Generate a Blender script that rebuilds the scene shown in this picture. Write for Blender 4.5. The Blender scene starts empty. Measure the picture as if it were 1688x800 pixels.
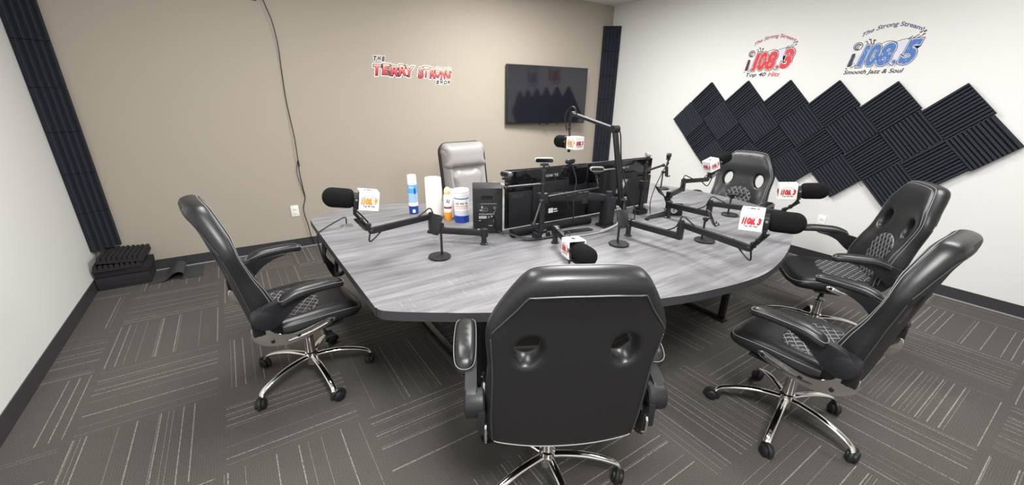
import bpy, bmesh, math, random
from mathutils import Vector as V, Matrix as M, geometry
random.seed(7)
PI = math.pi
S = bpy.context.scene
C = S.collection
# ------------------------------------------------------------------ camera
cam = bpy.data.objects.new('camera', bpy.data.cameras.new('camera'))
C.objects.link(cam); S.camera = cam
_r = V((0.8329, -0.5537, 0.0146)); _u = V((0.1875, 0.3069, 0.9331)); _f = V((0.5211, 0.7741, -0.3593))
_f.normalize(); _r = (_r - _f*_r.dot(_f)).normalized(); _u = _r.cross(_f)
cam.matrix_world = M(((_r.x, _u.x, -_f.x, 1.1732), (_r.y, _u.y, -_f.y, -4.7555), (_r.z, _u.z, -_f.z, 1.5524), (0, 0, 0, 1)))
cam.data.sensor_width = 36; cam.data.lens = 14.267; cam.data.shift_y = 0.0123
cam.data.clip_start = 0.05
# ------------------------------------------------------------------ world, exposure, lights
w = bpy.data.worlds.new('world'); S.world = w; w.use_nodes = True
w.node_tree.nodes['Background'].inputs[0].default_value = (.9, .95, 1, 1)
w.node_tree.nodes['Background'].inputs[1].default_value = 0.35
S.view_settings.view_transform = 'Standard'; S.view_settings.look = 'None'
S.view_settings.gamma = 1; S.view_settings.use_curve_mapping = False
S.view_settings.exposure = 0.0
W, H, YF = 6.0714, 2.8086, -7.0          # room width, ceiling height, front wall
TROFFERS = [(4.0, -1.7, 120), (1.5, -2.3, 56), (4.4, -4.5, 58), (1.4, -5.0, 138)]
for (lx, ly, pw) in TROFFERS:
    ld = bpy.data.lights.new('troffer_light', 'AREA'); ld.shape = 'RECTANGLE'; ld.size = .58; ld.size_y = 1.18
    ld.energy = pw; ld.color = (1, .985, .965)
    lo = bpy.data.objects.new('troffer_light', ld); C.objects.link(lo); lo.location = (lx, ly, H-.03)

# ------------------------------------------------------------------ materials
def newmat(name):
    m = bpy.data.materials.new(name); m.use_nodes = True
    return m, m.node_tree, m.node_tree.nodes['Principled BSDF']
def N(nt, t, **kw):
    n = nt.nodes.new(t)
    for k, v in kw.items(): setattr(n, k, v)
    return n
def plain(name, col, rough=.5, metal=0, spec=.5, bump=0, bscale=200, var=0, vscale=30, coat=0, emit=0):
    m, nt, b = newmat(name)
    b.inputs['Base Color'].default_value = (*col, 1); b.inputs['Roughness'].default_value = rough
    b.inputs['Metallic'].default_value = metal; b.inputs['Specular IOR Level'].default_value = spec
    b.inputs['Coat Weight'].default_value = coat
    tc = N(nt, 'ShaderNodeTexCoord')
    if emit:
        b.inputs['Emission Color'].default_value = (*col, 1); b.inputs['Emission Strength'].default_value = emit
    if bump:
        n = N(nt, 'ShaderNodeTexNoise'); n.inputs['Scale'].default_value = bscale; n.inputs['Detail'].default_value = 3
        nt.links.new(tc.outputs['Object'], n.inputs['Vector'])
        bp = N(nt, 'ShaderNodeBump'); bp.inputs['Strength'].default_value = bump; bp.inputs['Distance'].default_value = .002
        nt.links.new(n.outputs['Fac'], bp.inputs['Height']); nt.links.new(bp.outputs['Normal'], b.inputs['Normal'])
    if var:
        n = N(nt, 'ShaderNodeTexNoise'); n.inputs['Scale'].default_value = vscale; n.inputs['Detail'].default_value = 4
        nt.links.new(tc.outputs['Object'], n.inputs['Vector'])
        mx = N(nt, 'ShaderNodeMix', data_type='RGBA')
        mx.inputs[6].default_value = (*[c*(1-var) for c in col], 1); mx.inputs[7].default_value = (*[min(1, c*(1+var)) for c in col], 1)
        nt.links.new(n.outputs['Fac'], mx.inputs[0]); nt.links.new(mx.outputs[2], b.inputs['Base Color'])
    return m
def math_(nt, op, a, b=None, c=None):
    n = N(nt, 'ShaderNodeMath', operation=op)
    for i, x in enumerate((a, b, c)):
        if x is None: continue
        if isinstance(x, (int, float)): n.inputs[i].default_value = x
        else: nt.links.new(x, n.inputs[i])
    return n.outputs[0]
def mixc(nt, f, a, b):
    n = N(nt, 'ShaderNodeMix', data_type='RGBA')
    if isinstance(f, (int, float)): n.inputs[0].default_value = f
    else: nt.links.new(f, n.inputs[0])
    for i, x in ((6, a), (7, b)):
        if isinstance(x, tuple): n.inputs[i].default_value = (*x, 1)
        else: nt.links.new(x, n.inputs[i])
    return n.outputs[2]
def noise(nt, vec, scale, detail=2, rough=.5):
    n = N(nt, 'ShaderNodeTexNoise'); n.inputs['Scale'].default_value = scale; n.inputs['Detail'].default_value = detail
    n.inputs['Roughness'].default_value = rough
    nt.links.new(vec, n.inputs['Vector']); return n.outputs['Fac']
def mapping(nt, vec, scale=(1, 1, 1), loc=(0, 0, 0)):
    n = N(nt, 'ShaderNodeMapping'); n.inputs['Scale'].default_value = scale; n.inputs['Location'].default_value = loc
    nt.links.new(vec, n.inputs['Vector']); return n.outputs[0]
def smooth(nt, x, a, b):
    n = N(nt, 'ShaderNodeMapRange', interpolation_type='SMOOTHSTEP')
    n.inputs[1].default_value = a; n.inputs[2].default_value = b; n.inputs[3].default_value = 0; n.inputs[4].default_value = 1
    nt.links.new(x, n.inputs[0]); return n.outputs[0]

def carpet_mat():
    m, nt, b = newmat('carpet'); b.inputs['Roughness'].default_value = .95; b.inputs['Specular IOR Level'].default_value = .15
    P = N(nt, 'ShaderNodeTexCoord').outputs['Object']
    s = N(nt, 'ShaderNodeSeparateXYZ'); nt.links.new(P, s.inputs[0])
    T = .61
    X = math_(nt, 'DIVIDE', math_(nt, 'SUBTRACT', s.outputs[0], .25-10*T), T)
    Y = math_(nt, 'DIVIDE', math_(nt, 'SUBTRACT', -.52+10*T, s.outputs[1]), T)   # index grows toward the camera
    ix, iy = math_(nt, 'FLOOR', X), math_(nt, 'FLOOR', Y)
    par = math_(nt, 'MODULO', math_(nt, 'ADD', ix, iy), 2.0)                    # 1 : stripes run along y
    fx, fy = math_(nt, 'FRACT', X), math_(nt, 'FRACT', Y)
    def sel(a, c):    # par ? a : c
        return math_(nt, 'ADD', math_(nt, 'MULTIPLY', a, par), math_(nt, 'MULTIPLY', c, math_(nt, 'SUBTRACT', 1.0, par)))
    across, along = sel(fx, fy), sel(fy, fx)
    def lines(n, width, thresh, seed):
        t = math_(nt, 'MULTIPLY', across, float(n)); c = math_(nt, 'FLOOR', t); f = math_(nt, 'FRACT', t)
        cv = N(nt, 'ShaderNodeCombineXYZ')
        nt.links.new(math_(nt, 'ADD', c, seed), cv.inputs[0]); nt.links.new(ix, cv.inputs[1]); nt.links.new(iy, cv.inputs[2])
        wn = N(nt, 'ShaderNodeTexWhiteNoise', noise_dimensions='3D'); nt.links.new(cv.outputs[0], wn.inputs[0])
        on = math_(nt, 'GREATER_THAN', wn.outputs[0], thresh)
        d = math_(nt, 'ABSOLUTE', math_(nt, 'SUBTRACT', f, .5))
        ln = math_(nt, 'LESS_THAN', d, width*n/T)
        return math_(nt, 'MULTIPLY', on, ln), wn.outputs[0]
    l1, w1 = lines(13, .0022, .56, 3.0)
    l2, w2 = lines(31, .0015, .80, 17.0)
    brk = smooth(nt, noise(nt, P, 160, 2), .38, .50)
    l = math_(nt, 'MULTIPLY', math_(nt, 'MAXIMUM', l1, math_(nt, 'MULTIPLY', l2, .5)), brk)
    edge = math_(nt, 'LESS_THAN', math_(nt, 'MULTIPLY', math_(nt, 'SUBTRACT', 1.0, along), along), .03)
    l = math_(nt, 'MULTIPLY', l, math_(nt, 'SUBTRACT', 1.0, edge))
    sp = noise(nt, P, 330, 3, .7)
    base = mixc(nt, smooth(nt, sp, .33, .67), (.040, .036, .033), (.150, .138, .127))
    # fine ribs in the pile
    rb = math_(nt, 'SINE', math_(nt, 'MULTIPLY', across, 2*PI*60))
    base = mixc(nt, math_(nt, 'MULTIPLY', math_(nt, 'ADD', rb, 1.0), .10), base, (.02, .02, .02))
    tone = N(nt, 'ShaderNodeTexWhiteNoise', noise_dimensions='2D')
    cv = N(nt, 'ShaderNodeCombineXYZ'); nt.links.new(ix, cv.inputs[0]); nt.links.new(iy, cv.inputs[1]); nt.links.new(cv.outputs[0], tone.inputs[0])
    base = mixc(nt, math_(nt, 'MULTIPLY', tone.outputs[0], .16), base, (.10, .095, .088))
    col = mixc(nt, math_(nt, 'MULTIPLY', l, .62), base, (.42, .40, .37))
    nt.links.new(col, b.inputs['Base Color'])
    bp = N(nt, 'ShaderNodeBump'); bp.inputs['Strength'].default_value = .5; bp.inputs['Distance'].default_value = .004
    nt.links.new(sp, bp.inputs['Height']); nt.links.new(bp.outputs[0], b.inputs['Normal'])
    return m
def table_mat():
    m, nt, b = newmat('grey_laminate'); b.inputs['Roughness'].default_value = .42
    P = N(nt, 'ShaderNodeTexCoord').outputs['Object']
    g1 = noise(nt, mapping(nt, P, (1.3, 14, 1)), 1.6, 6, .65)
    g2 = noise(nt, mapping(nt, P, (3, 75, 1), (3, 1, 0)), 1.5, 4, .6)
    g3 = noise(nt, mapping(nt, P, (60, 7, 1), (1, 7, 0)), 1.8, 3, .6)
    blot = noise(nt, P, 3.0, 3, .6)
    f = math_(nt, 'ADD', math_(nt, 'MULTIPLY', g1, .65), math_(nt, 'MULTIPLY', g2, .35))
    c = mixc(nt, smooth(nt, f, .36, .66), (.125, .125, .135), (.235, .232, .245))
    cross = math_(nt, 'MULTIPLY', smooth(nt, g3, .55, .72), smooth(nt, blot, .5, .68))
    c = mixc(nt, math_(nt, 'MULTIPLY', cross, .5), c, (.36, .36, .38))
    fine = math_(nt, 'MULTIPLY', smooth(nt, g2, .58, .74), smooth(nt, g1, .45, .6))
    c = mixc(nt, math_(nt, 'MULTIPLY', fine, .5), c, (.42, .42, .44))
    nt.links.new(c, b.inputs['Base Color'])
    bp = N(nt, 'ShaderNodeBump'); bp.inputs['Strength'].default_value = .08; nt.links.new(g2, bp.inputs['Height']); nt.links.new(bp.outputs[0], b.inputs['Normal'])
    return m
def quilt_mat():   # white diamond stitching on black leather, laid out on the UV map (metres)
    m, nt, b = newmat('quilted_leather'); b.inputs['Roughness'].default_value = .42
    uv = N(nt, 'ShaderNodeTexCoord').outputs['UV']
    s = N(nt, 'ShaderNodeSeparateXYZ'); nt.links.new(uv, s.inputs[0])
    a = math_(nt, 'ADD', math_(nt, 'DIVIDE', s.outputs[0], .042), math_(nt, 'DIVIDE', s.outputs[1], .060))
    c = math_(nt, 'SUBTRACT', math_(nt, 'DIVIDE', s.outputs[0], .042), math_(nt, 'DIVIDE', s.outputs[1], .060))
    def ln(x):
        d = math_(nt, 'ABSOLUTE', math_(nt, 'SUBTRACT', math_(nt, 'FRACT', x), .5))
        return math_(nt, 'SUBTRACT', .5, d)
    da = math_(nt, 'MINIMUM', ln(a), ln(c))
    l = math_(nt, 'LESS_THAN', da, .035)
    nt.links.new(mixc(nt, l, (.022, .022, .025), (.5, .5, .5)), b.inputs['Base Color'])
    bp = N(nt, 'ShaderNodeBump'); bp.inputs['Strength'].default_value = .9; bp.inputs['Distance'].default_value = .012
    nt.links.new(math_(nt, 'POWER', da, .5), bp.inputs['Height']); nt.links.new(bp.outputs[0], b.inputs['Normal'])
    return m
def ceiling_mat():
    m, nt, b = newmat('ceiling_tile'); b.inputs['Roughness'].default_value = .9
    P = N(nt, 'ShaderNodeTexCoord').outputs['Object']
    s = N(nt, 'ShaderNodeSeparateXYZ'); nt.links.new(P, s.inputs[0])
    fx = math_(nt, 'FRACT', math_(nt, 'DIVIDE', math_(nt, 'SUBTRACT', s.outputs[0], W-6.1), .61)); fy = math_(nt, 'FRACT', math_(nt, 'DIVIDE', s.outputs[1], 1.22))
    l = math_(nt, 'MAXIMUM', math_(nt, 'LESS_THAN', fx, .04), math_(nt, 'LESS_THAN', fy, .02))
    sp = smooth(nt, noise(nt, P, 120, 2), .60, .68)
    c = mixc(nt, math_(nt, 'MULTIPLY', sp, .25), (.70, .69, .66), (.3, .3, .3))
    nt.links.new(mixc(nt, l, c, (.62, .61, .58)), b.inputs['Base Color'])
    return m
def grad_mat():   # printed fade: deep red at the foot of the letters, cream at the top right
    m, nt, b = newmat('printed_red_fade'); b.inputs['Roughness'].default_value = .4
    P = N(nt, 'ShaderNodeTexCoord').outputs['Object']
    s = N(nt, 'ShaderNodeSeparateXYZ'); nt.links.new(P, s.inputs[0])
    v = math_(nt, 'ADD', math_(nt, 'MULTIPLY', math_(nt, 'SUBTRACT', s.outputs[2], 1.772), 8.0), math_(nt, 'MULTIPLY', math_(nt, 'SUBTRACT', s.outputs[0], 2.55), .25))
    r = N(nt, 'ShaderNodeValToRGB'); nt.links.new(v, r.inputs[0])
    e = r.color_ramp.elements; e[0].color = (.42, .008, .03, 1); e[0].position = .05; e[1].color = (.95, .66, .48, 1); e[1].position = 1
    x = e.new(.5); x.color = (.72, .09, .10, 1)
    nt.links.new(r.outputs[0], b.inputs['Base Color']); return m

def fleck(name, col):     # screen print with pale flecks
    m, nt, b = newmat(name); b.inputs['Roughness'].default_value = .5
    P = N(nt, 'ShaderNodeTexCoord').outputs['Object']
    f = smooth(nt, noise(nt, mapping(nt, P, (1, 1, .45)), 75, 3, .6), .60, .68)
    nt.links.new(mixc(nt, math_(nt, 'MULTIPLY', f, .6), col, (.85, .83, .83)), b.inputs['Base Color']); return m

MT = dict(
    carpet=carpet_mat(), laminate=table_mat(), quilt=quilt_mat(), ceil=ceiling_mat(), fade=grad_mat(),
    taupe=plain('taupe_paint', (.40, .355, .295), .7, bump=.12, bscale=260), white=plain('white_paint', (.715, .715, .700), .7, bump=.1, bscale=260),
    cove=plain('charcoal_vinyl_base', (.038, .037, .042), .45), black=plain('black_metal', (.011, .011, .013), .36),
    blackp=plain('black_plastic', (.013, .013, .016), .46, spec=.4), gloss=plain('gloss_black', (.006, .006, .008), .08),
    screen=plain('tv_screen', (.012, .012, .018), .06, spec=.6), leather=plain('black_leather', (.012, .012, .0135), .36, bump=.10, bscale=420, var=.15),
    rear=plain('black_back_vinyl', (.009, .009, .010), .6, bump=.15, bscale=500), seam=plain('grey_piping', (.26, .26, .27), .5),
    seamdark=plain('dark_piping', (.05, .05, .055), .5),
    chrome=plain('chrome', (.78, .77, .75), .10, metal=1), steel=plain('brushed_steel', (.45, .45, .46), .3, metal=1),
    foam=plain('acoustic_foam', (.030, .034, .044), .95, spec=.1, bump=.6, bscale=350, var=.3, vscale=150),
    foam2=plain('dusty_foam', (.032, .030, .034), .95, spec=.1, bump=.6, bscale=350, var=.3, vscale=150),
    windscreen=plain('windscreen_foam', (.010, .010, .011), .95, spec=.08, bump=.8, bscale=700),
    cube=plain('white_flag_plastic', (.86, .85, .84), .35), paper=plain('white_paper', (.80, .79, .75), .9, bump=.35, bscale=90),
    greyl=plain('grey_leather', (.30, .285, .28), .38, bump=.1, bscale=300, var=.06), outlet=plain('white_outlet', (.85, .84, .82), .35),
    sleeve=plain('black_cable_sleeve', (.010, .010, .012), .8, spec=.2), sock=plain('socket_slots', (.12, .12, .12), .6),
    red=fleck('print_red', (.60, .018, .025)), blue=fleck('print_blue', (.055, .16, .43)), orange=plain('print_orange', (.90, .36, .03), .5),
    ink=plain('print_black', (.015, .013, .02), .5), navy=plain('print_navy', (.07, .08, .18), .5), pale=plain('print_pale', (.62, .62, .72), .5),
    printw=plain('print_white', (.90, .89, .88), .4), maroon=plain('print_maroon', (.33, .05, .07), .5),
    canb=plain('can_blue', (.09, .36, .72), .25), cann=plain('can_navy', (.012, .05, .30), .25), canl=plain('can_pale_blue', (.35, .55, .80), .3),
    capw=plain('white_cap', (.80, .80, .82), .3), ivory=plain('ivory_cap', (.75, .58, .38), .4), pink=plain('label_pink', (.70, .40, .37), .5),
    slate=plain('foam_mat', (.040, .040, .044), .9), diff=plain('light_diffuser', (1, .98, .95), .5, emit=4), lightgrey=plain('light_grey_plastic', (.35, .35, .36), .4),
    midgrey=plain('mid_grey_plastic', (.10, .10, .10), .4), silver=plain('silver_plastic', (.5, .5, .5), .3, metal=.6),
)

# ------------------------------------------------------------------ mesh helpers
def cr(pts, k=6, closed=False):
    """Catmull-Rom through the points"""
    P = [V(p) for p in pts]; n = len(P); out = []
    rng = range(n if closed else n-1)
    for i in rng:
        if closed: a, b, c, d = P[i-1], P[i], P[(i+1) % n], P[(i+2) % n]
        else: a, b, c, d = P[max(i-1, 0)], P[i], P[i+1], P[min(i+2, n-1)]
        for j in range(k):
            t = j/k
            out.append(.5*((2*b)+(c-a)*t+(2*a-5*b+4*c-d)*t*t+(3*b-a-3*c+d)*t**3))
    if not closed: out.append(P[-1])
    return out
def box(bm, c, s, rot=None, bev=0):
    mt = M.Translation(V(c)) @ (rot.to_4x4() if rot else M.Identity(4)) @ M.Diagonal((*s, 1))
    r = bmesh.ops.create_cube(bm, size=1, matrix=mt)
    if bev:
        es = list({e for v in r['verts'] for e in v.link_edges})
        bmesh.ops.bevel(bm, geom=es, offset=bev, segments=2, affect='EDGES', profile=.6)
def frame(d):
    d = d.normalized(); a = V((0, 0, 1)) if abs(d.z) < .9 else V((1, 0, 0))
    x = a.cross(d).normalized(); return x, d.cross(x)
def ringloft(bm, rings, cap=True):
    vs = [[bm.verts.new(p) for p in r] for r in rings]; n = len(vs[0])
    for a, b in zip(vs, vs[1:]):
        for i in range(n): bm.faces.new((a[i], a[(i+1) % n], b[(i+1) % n], b[i]))
    if cap:
        bm.faces.new(list(reversed(vs[0]))); bm.faces.new(vs[-1])
def tube(bm, pts, r, seg=8, sm=0, cap=True, flat=1.0):
    P = cr(pts, sm) if sm else [V(p) for p in pts]
    n = len(P); rr = r if callable(r) else (lambda t: r)
    x, y = frame(P[1]-P[0]); rings = []
    for i, p in enumerate(P):
        d = (P[min(i+1, n-1)]-P[max(i-1, 0)]).normalized()
        x = (x-d*x.dot(d)).normalized(); y = d.cross(x); R = rr(i/(n-1))
        rings.append([p+x*math.cos(2*PI*k/seg)*R+y*math.sin(2*PI*k/seg)*R*flat for k in range(seg)])
    ringloft(bm, rings, cap)
def bar(bm, a, b, w, h, bev=.003):
    """rectangular bar from a to b, width w across, height h"""
    a, b = V(a), V(b); d = b-a; L = d.length; x, y = frame(d)   # x horizontal
    R = M((( d.normalized()), x, y)).transposed()
    box(bm, (a+b)/2, (L, w, h), R, bev)
def cyl(bm, a, b, r, r2=None, seg=20, bev=0):
    a, b = V(a), V(b); r2 = r if r2 is None else r2; x, y = frame(b-a)
    ringloft(bm, [[p+x*math.cos(2*PI*k/seg)*q+y*math.sin(2*PI*k/seg)*q for k in range(seg)] for p, q in ((a, r), (b, r2))])
def lathe(bm, prof, o=(0, 0, 0), seg=32, axis=None, mi=None):
    """prof: (radius, distance) pairs along axis"""
    o = V(o); ax = V(axis or (0, 0, 1)).normalized(); x, y = frame(ax)
    vs = [[bm.verts.new(o+ax*z+(x*math.cos(2*PI*k/seg)+y*math.sin(2*PI*k/seg))*max(r, 1e-5)) for k in range(seg)] for r, z in prof]
    for j, (a, b) in enumerate(zip(vs, vs[1:])):
        for i in range(seg):
            f = bm.faces.new((a[i], a[(i+1) % seg], b[(i+1) % seg], b[i]))
            if mi: f.material_index = mi[j]
    bm.faces.new(list(reversed(vs[0]))); f = bm.faces.new(vs[-1])
    if mi: f.material_index = mi[-1]
def prism(bm, poly, f0, f1, bev=0):
    """poly of 2D points; f0/f1 map a 2D point to the two faces"""
    A = [bm.verts.new(f0(*p)) for p in poly]; B = [bm.verts.new(f1(*p)) for p in poly]; n = len(poly)
    fa = bm.faces.new(A); fb = bm.faces.new(list(reversed(B))); sides = []
    for i in range(n): sides.append(bm.faces.new((A[(i+1) % n], A[i], B[i], B[(i+1) % n])))
    if bev: bmesh.ops.bevel(bm, geom=list(fa.edges)+list(fb.edges), offset=bev, segments=3, affect='EDGES', profile=.5)
    return sides
def rrect(w, h, r, k=5, cx=0, cy=0):
    out = []
    for sx, sy, a0 in ((1, 1, 0), (-1, 1, 90), (-1, -1, 180), (1, -1, 270)):
        for i in range(k+1):
            a = math.radians(a0+90*i/k); out.append((cx+sx*(w/2-r)+r*math.cos(a), cy+sy*(h/2-r)+r*math.sin(a)))
    return out
def ellipsoid(bm, c, r, seg=20):
    bmesh.ops.create_uvsphere(bm, u_segments=seg, v_segments=seg//2, radius=1, matrix=M.Translation(V(c)) @ M.Diagonal((*r, 1)))
def pip(x, y, poly):
    c = False; j = len(poly)-1
    for i in range(len(poly)):
        xi, yi = poly[i][0], poly[i][1]; xj, yj = poly[j][0], poly[j][1]
        if (yi > y) != (yj > y) and x < (xj-xi)*(y-yi)/(yj-yi)+xi: c = not c
        j = i
    return c
def dist(x, y, polys):
    best = 9
    for poly in polys:
        for i in range(len(poly)):
            ax, ay = poly[i-1][0], poly[i-1][1]; bx, by = poly[i][0], poly[i][1]
            dx, dy = bx-ax, by-ay; L = dx*dx+dy*dy or 1e-9
            t = max(0, min(1, ((x-ax)*dx+(y-ay)*dy)/L)); q = math.hypot(x-ax-t*dx, y-ay-t*dy)
            if q < best: best = q
    return best
def pillow(bm, outline, holes, sp, front, back, mp, offs=(.003, .009, .02, .035)):
    """cushion from a 2D outline (with holes); front/back give the depth at (u, v, distance from rim)"""
    polys = [outline]+holes; pts = []; edges = []
    for poly in polys:
        b = len(pts); n = len(poly); pts += [V((p[0], p[1])) for p in poly]; edges += [(b+i, b+(i+1) % n) for i in range(n)]
    nb = len(pts)
    for pi_, poly in enumerate(polys):
        n = len(poly)
        for o in offs:
            for i in range(n):
                a, c = V(poly[i-1][:2]), V(poly[(i+1) % n][:2]); t = (c-a).normalized(); nn = V((-t.y, t.x))
                for sgn in (1, -1):
                    q = V(poly[i][:2])+nn*o*sgn
                    if pip(q.x, q.y, outline) and not any(pip(q.x, q.y, h) for h in holes) and dist(q.x, q.y, polys) > o*.93: pts.append(q)
    xs = [p[0] for p in outline]; ys = [p[1] for p in outline]
    x = min(xs)+sp/2; row = 0
    while x < max(xs):
        y = min(ys)+(sp/2 if row % 2 else 0); row += 1
        while y < max(ys):
            if pip(x, y, outline) and not any(pip(x, y, h) for h in holes) and dist(x, y, polys) > offs[-1]+sp*.4: pts.append(V((x, y)))
            y += sp
        x += sp*.87
    vo, eo, fo, ov, oe, of = geometry.delaunay_2d_cdt(pts, edges, [], 0, 1e-6)
    D = [dist(p.x, p.y, polys) for p in vo]
    A = [bm.verts.new(mp(p.x, p.y, front(p.x, p.y, d))) for p, d in zip(vo, D)]
    B = [bm.verts.new(mp(p.x, p.y, back(p.x, p.y, d))) for p, d in zip(vo, D)]
    uvl = bm.loops.layers.uv.verify(); cnt = {}
    for f in fo:
        cx = sum(vo[i].x for i in f)/3; cy = sum(vo[i].y for i in f)/3
        if not pip(cx, cy, outline) or any(pip(cx, cy, h) for h in holes): continue
        for vs, fl in ((A, f), (B, tuple(reversed(f)))):
            fc = bm.faces.new([vs[i] for i in fl])
            for lp, i in zip(fc.loops, fl): lp[uvl].uv = (vo[i].x, vo[i].y)
        for i in range(3):
            e = (f[i], f[(i+1) % 3]); cnt[e] = 1
    for (a, b) in list(cnt):
        if (b, a) not in cnt: bm.faces.new((A[b], A[a], B[a], B[b]))
def obj(name, bm, mat, parent=None, sm=True, ang=40):
    me = bpy.data.meshes.new(name); bmesh.ops.recalc_face_normals(bm, faces=bm.faces[:]); bm.to_mesh(me); bm.free()
    for m in (mat if isinstance(mat, (list, tuple)) else [mat]): me.materials.append(MT[m])
    if sm:
        me.polygons.foreach_set('use_smooth', [True]*len(me.polygons)); me.set_sharp_from_angle(angle=math.radians(ang))
    o = bpy.data.objects.new(name, me); C.objects.link(o)
    if parent: o.parent = parent
    return o
def tag(o, label, cat, group=None):
    o['label'] = label; o['category'] = cat
    if group: o['group'] = group
    return o
def thing(name, label, cat, loc=(0, 0, 0), rz=0, group=None):
    o = bpy.data.objects.new(name, None); o.empty_display_size = .1; C.objects.link(o); o.location = loc; o.rotation_euler = (0, 0, rz)
    return tag(o, label, cat, group)
def struct(name, bm, mat, sm=False):
    o = obj(name, bm, mat, None, sm); o['kind'] = 'structure'; return o
def dup(o, parent=None):
    c = o.copy(); C.objects.link(c)
    if parent: c.parent = parent
    for ch in list(o.children): dup(ch, c)
    return c
def B(): return bmesh.new()
def one(name, mat, parent, fn, *a, **k):
    bm = B(); fn(bm, *a, **k); return obj(name, bm, mat, parent)

# ------------------------------------------------------------------ text helpers (lettering as flat meshes)
def glyphs(s, shear=0, offset=0, spacing=1.0):
    cu = bpy.data.curves.new('t', 'FONT'); cu.body = s; cu.size = 1; cu.shear = shear; cu.offset = offset; cu.space_character = spacing
    cu.fill_mode = 'FRONT'; cu.resolution_u = 4
    o = bpy.data.objects.new('t', cu); C.objects.link(o)
    dg = bpy.context.evaluated_depsgraph_get(); me = bpy.data.meshes.new_from_object(o.evaluated_get(dg))
    vs = [(v.co.x, v.co.y) for v in me.vertices]; fs = [tuple(p.vertices) for p in me.polygons]
    bpy.data.objects.remove(o); bpy.data.curves.remove(cu); bpy.data.meshes.remove(me)
    return vs, fs
def bounds(vs): return min(v[0] for v in vs), max(v[0] for v in vs), min(v[1] for v in vs), max(v[1] for v in vs)
def lettering(bm, s, rect, mp, layer=0, shear=0, offset=0, spacing=1.0, warp=None, mi=0):
    """fit text s (measured without its outline) into rect=(u0,u1,v0,v1); mp(u,v,layer) places it"""
    v0, _ = glyphs(s, shear, 0, spacing); vs, fs = glyphs(s, shear, offset, spacing); a, b, c, d = bounds(v0)
    out = []
    for x, y in vs:
        u = rect[0]+(x-a)/(b-a)*(rect[1]-rect[0]); v = rect[2]+(y-c)/(d-c)*(rect[3]-rect[2])
        if warp: u, v = warp(u, v)
        out.append(bm.verts.new(mp(u, v, layer)))
    for f in fs:
        try: fc = bm.faces.new([out[i] for i in f]); fc.material_index = mi
        except ValueError: pass
def stroke(bm, pts, w, mp, layer=0, closed=False, mi=0):
    P = [V(p[:2]) for p in pts]; n = len(P); L = []
    for i in range(n):
        a = P[i-1] if (i or closed) else P[0]; b = P[(i+1) % n] if (i < n-1 or closed) else P[-1]
        t = (b-a).normalized(); nn = V((-t.y, t.x))*w/2
        L.append((bm.verts.new(mp(*(P[i]+nn), layer)), bm.verts.new(mp(*(P[i]-nn), layer))))
    for i in range(n if closed else n-1):
        a, b = L[i], L[(i+1) % n]; f = bm.faces.new((a[0], a[1], b[1], b[0])); f.material_index = mi
def shape2(bm, pts, mp, layer=0, mi=0):
    f = bm.faces.new([bm.verts.new(mp(p[0], p[1], layer)) for p in pts]); f.material_index = mi
def circ(cx, cy, rx, ry=None, n=24, a0=0, a1=360):
    ry = rx if ry is None else ry
    full = abs(a1-a0) >= 360
    return [(cx+rx*math.cos(math.radians(a0+(a1-a0)*i/(n if full else n-1))), cy+ry*math.sin(math.radians(a0+(a1-a0)*i/(n if full else n-1)))) for i in range(n)]

# ------------------------------------------------------------------ room shell
bm = B(); box(bm, (W/2, YF/2, -.05), (W+.4, -YF+.4, .1)); struct('floor', bm, 'carpet')
bm = B(); box(bm, (W/2, YF/2, H+.05), (W+.4, -YF+.4, .1)); struct('ceiling', bm, 'ceil')
bm = B(); box(bm, (W/2, .05, H/2), (W+.2, .1, H)); struct('wall_back', bm, 'taupe')
bm = B(); box(bm, (-.05, YF/2, H/2), (.1, -YF, H)); struct('wall_left', bm, 'white')
bm = B(); box(bm, (W+.05, YF/2, H/2), (.1, -YF, H)); struct('wall_right', bm, 'white')
bm = B(); box(bm, (W/2, YF-.05, H/2), (W+.2, .1, H)); struct('wall_front', bm, 'white')
bh = .1016
bm = B(); box(bm, (W/2, -.003, bh/2), (W-.014, .006, bh)); struct('baseboard_back', bm, 'cove')
bm = B(); box(bm, (.003, YF/2, bh/2), (.006, -YF, bh)); struct('baseboard_left', bm, 'cove')
bm = B(); box(bm, (W-.003, YF/2, bh/2), (.006, -YF, bh)); struct('baseboard_right', bm, 'cove')
# pale line of adhesive/paint where the vinyl base meets the carpet
bm = B(); box(bm, (W/2, -.009, .004), (W-.02, .006, .008)); struct('trim_1', bm, 'lightgrey')
bm = B(); box(bm, (W-.009, YF/2, .004), (.006, -YF-.02, .008)); struct('trim_2', bm, 'lightgrey')
for i, (lx, ly, _) in enumerate(TROFFERS):
    bm = B()
    for sx in (-1, 1): box(bm, (lx+sx*.3, ly, H-.01), (.02, 1.24, .02))
    for sy in (-1, 1): box(bm, (lx, ly+sy*.61, H-.01), (.6, .02, .02))
    struct('trim_%d' % (i+3), bm, 'outlet')

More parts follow.
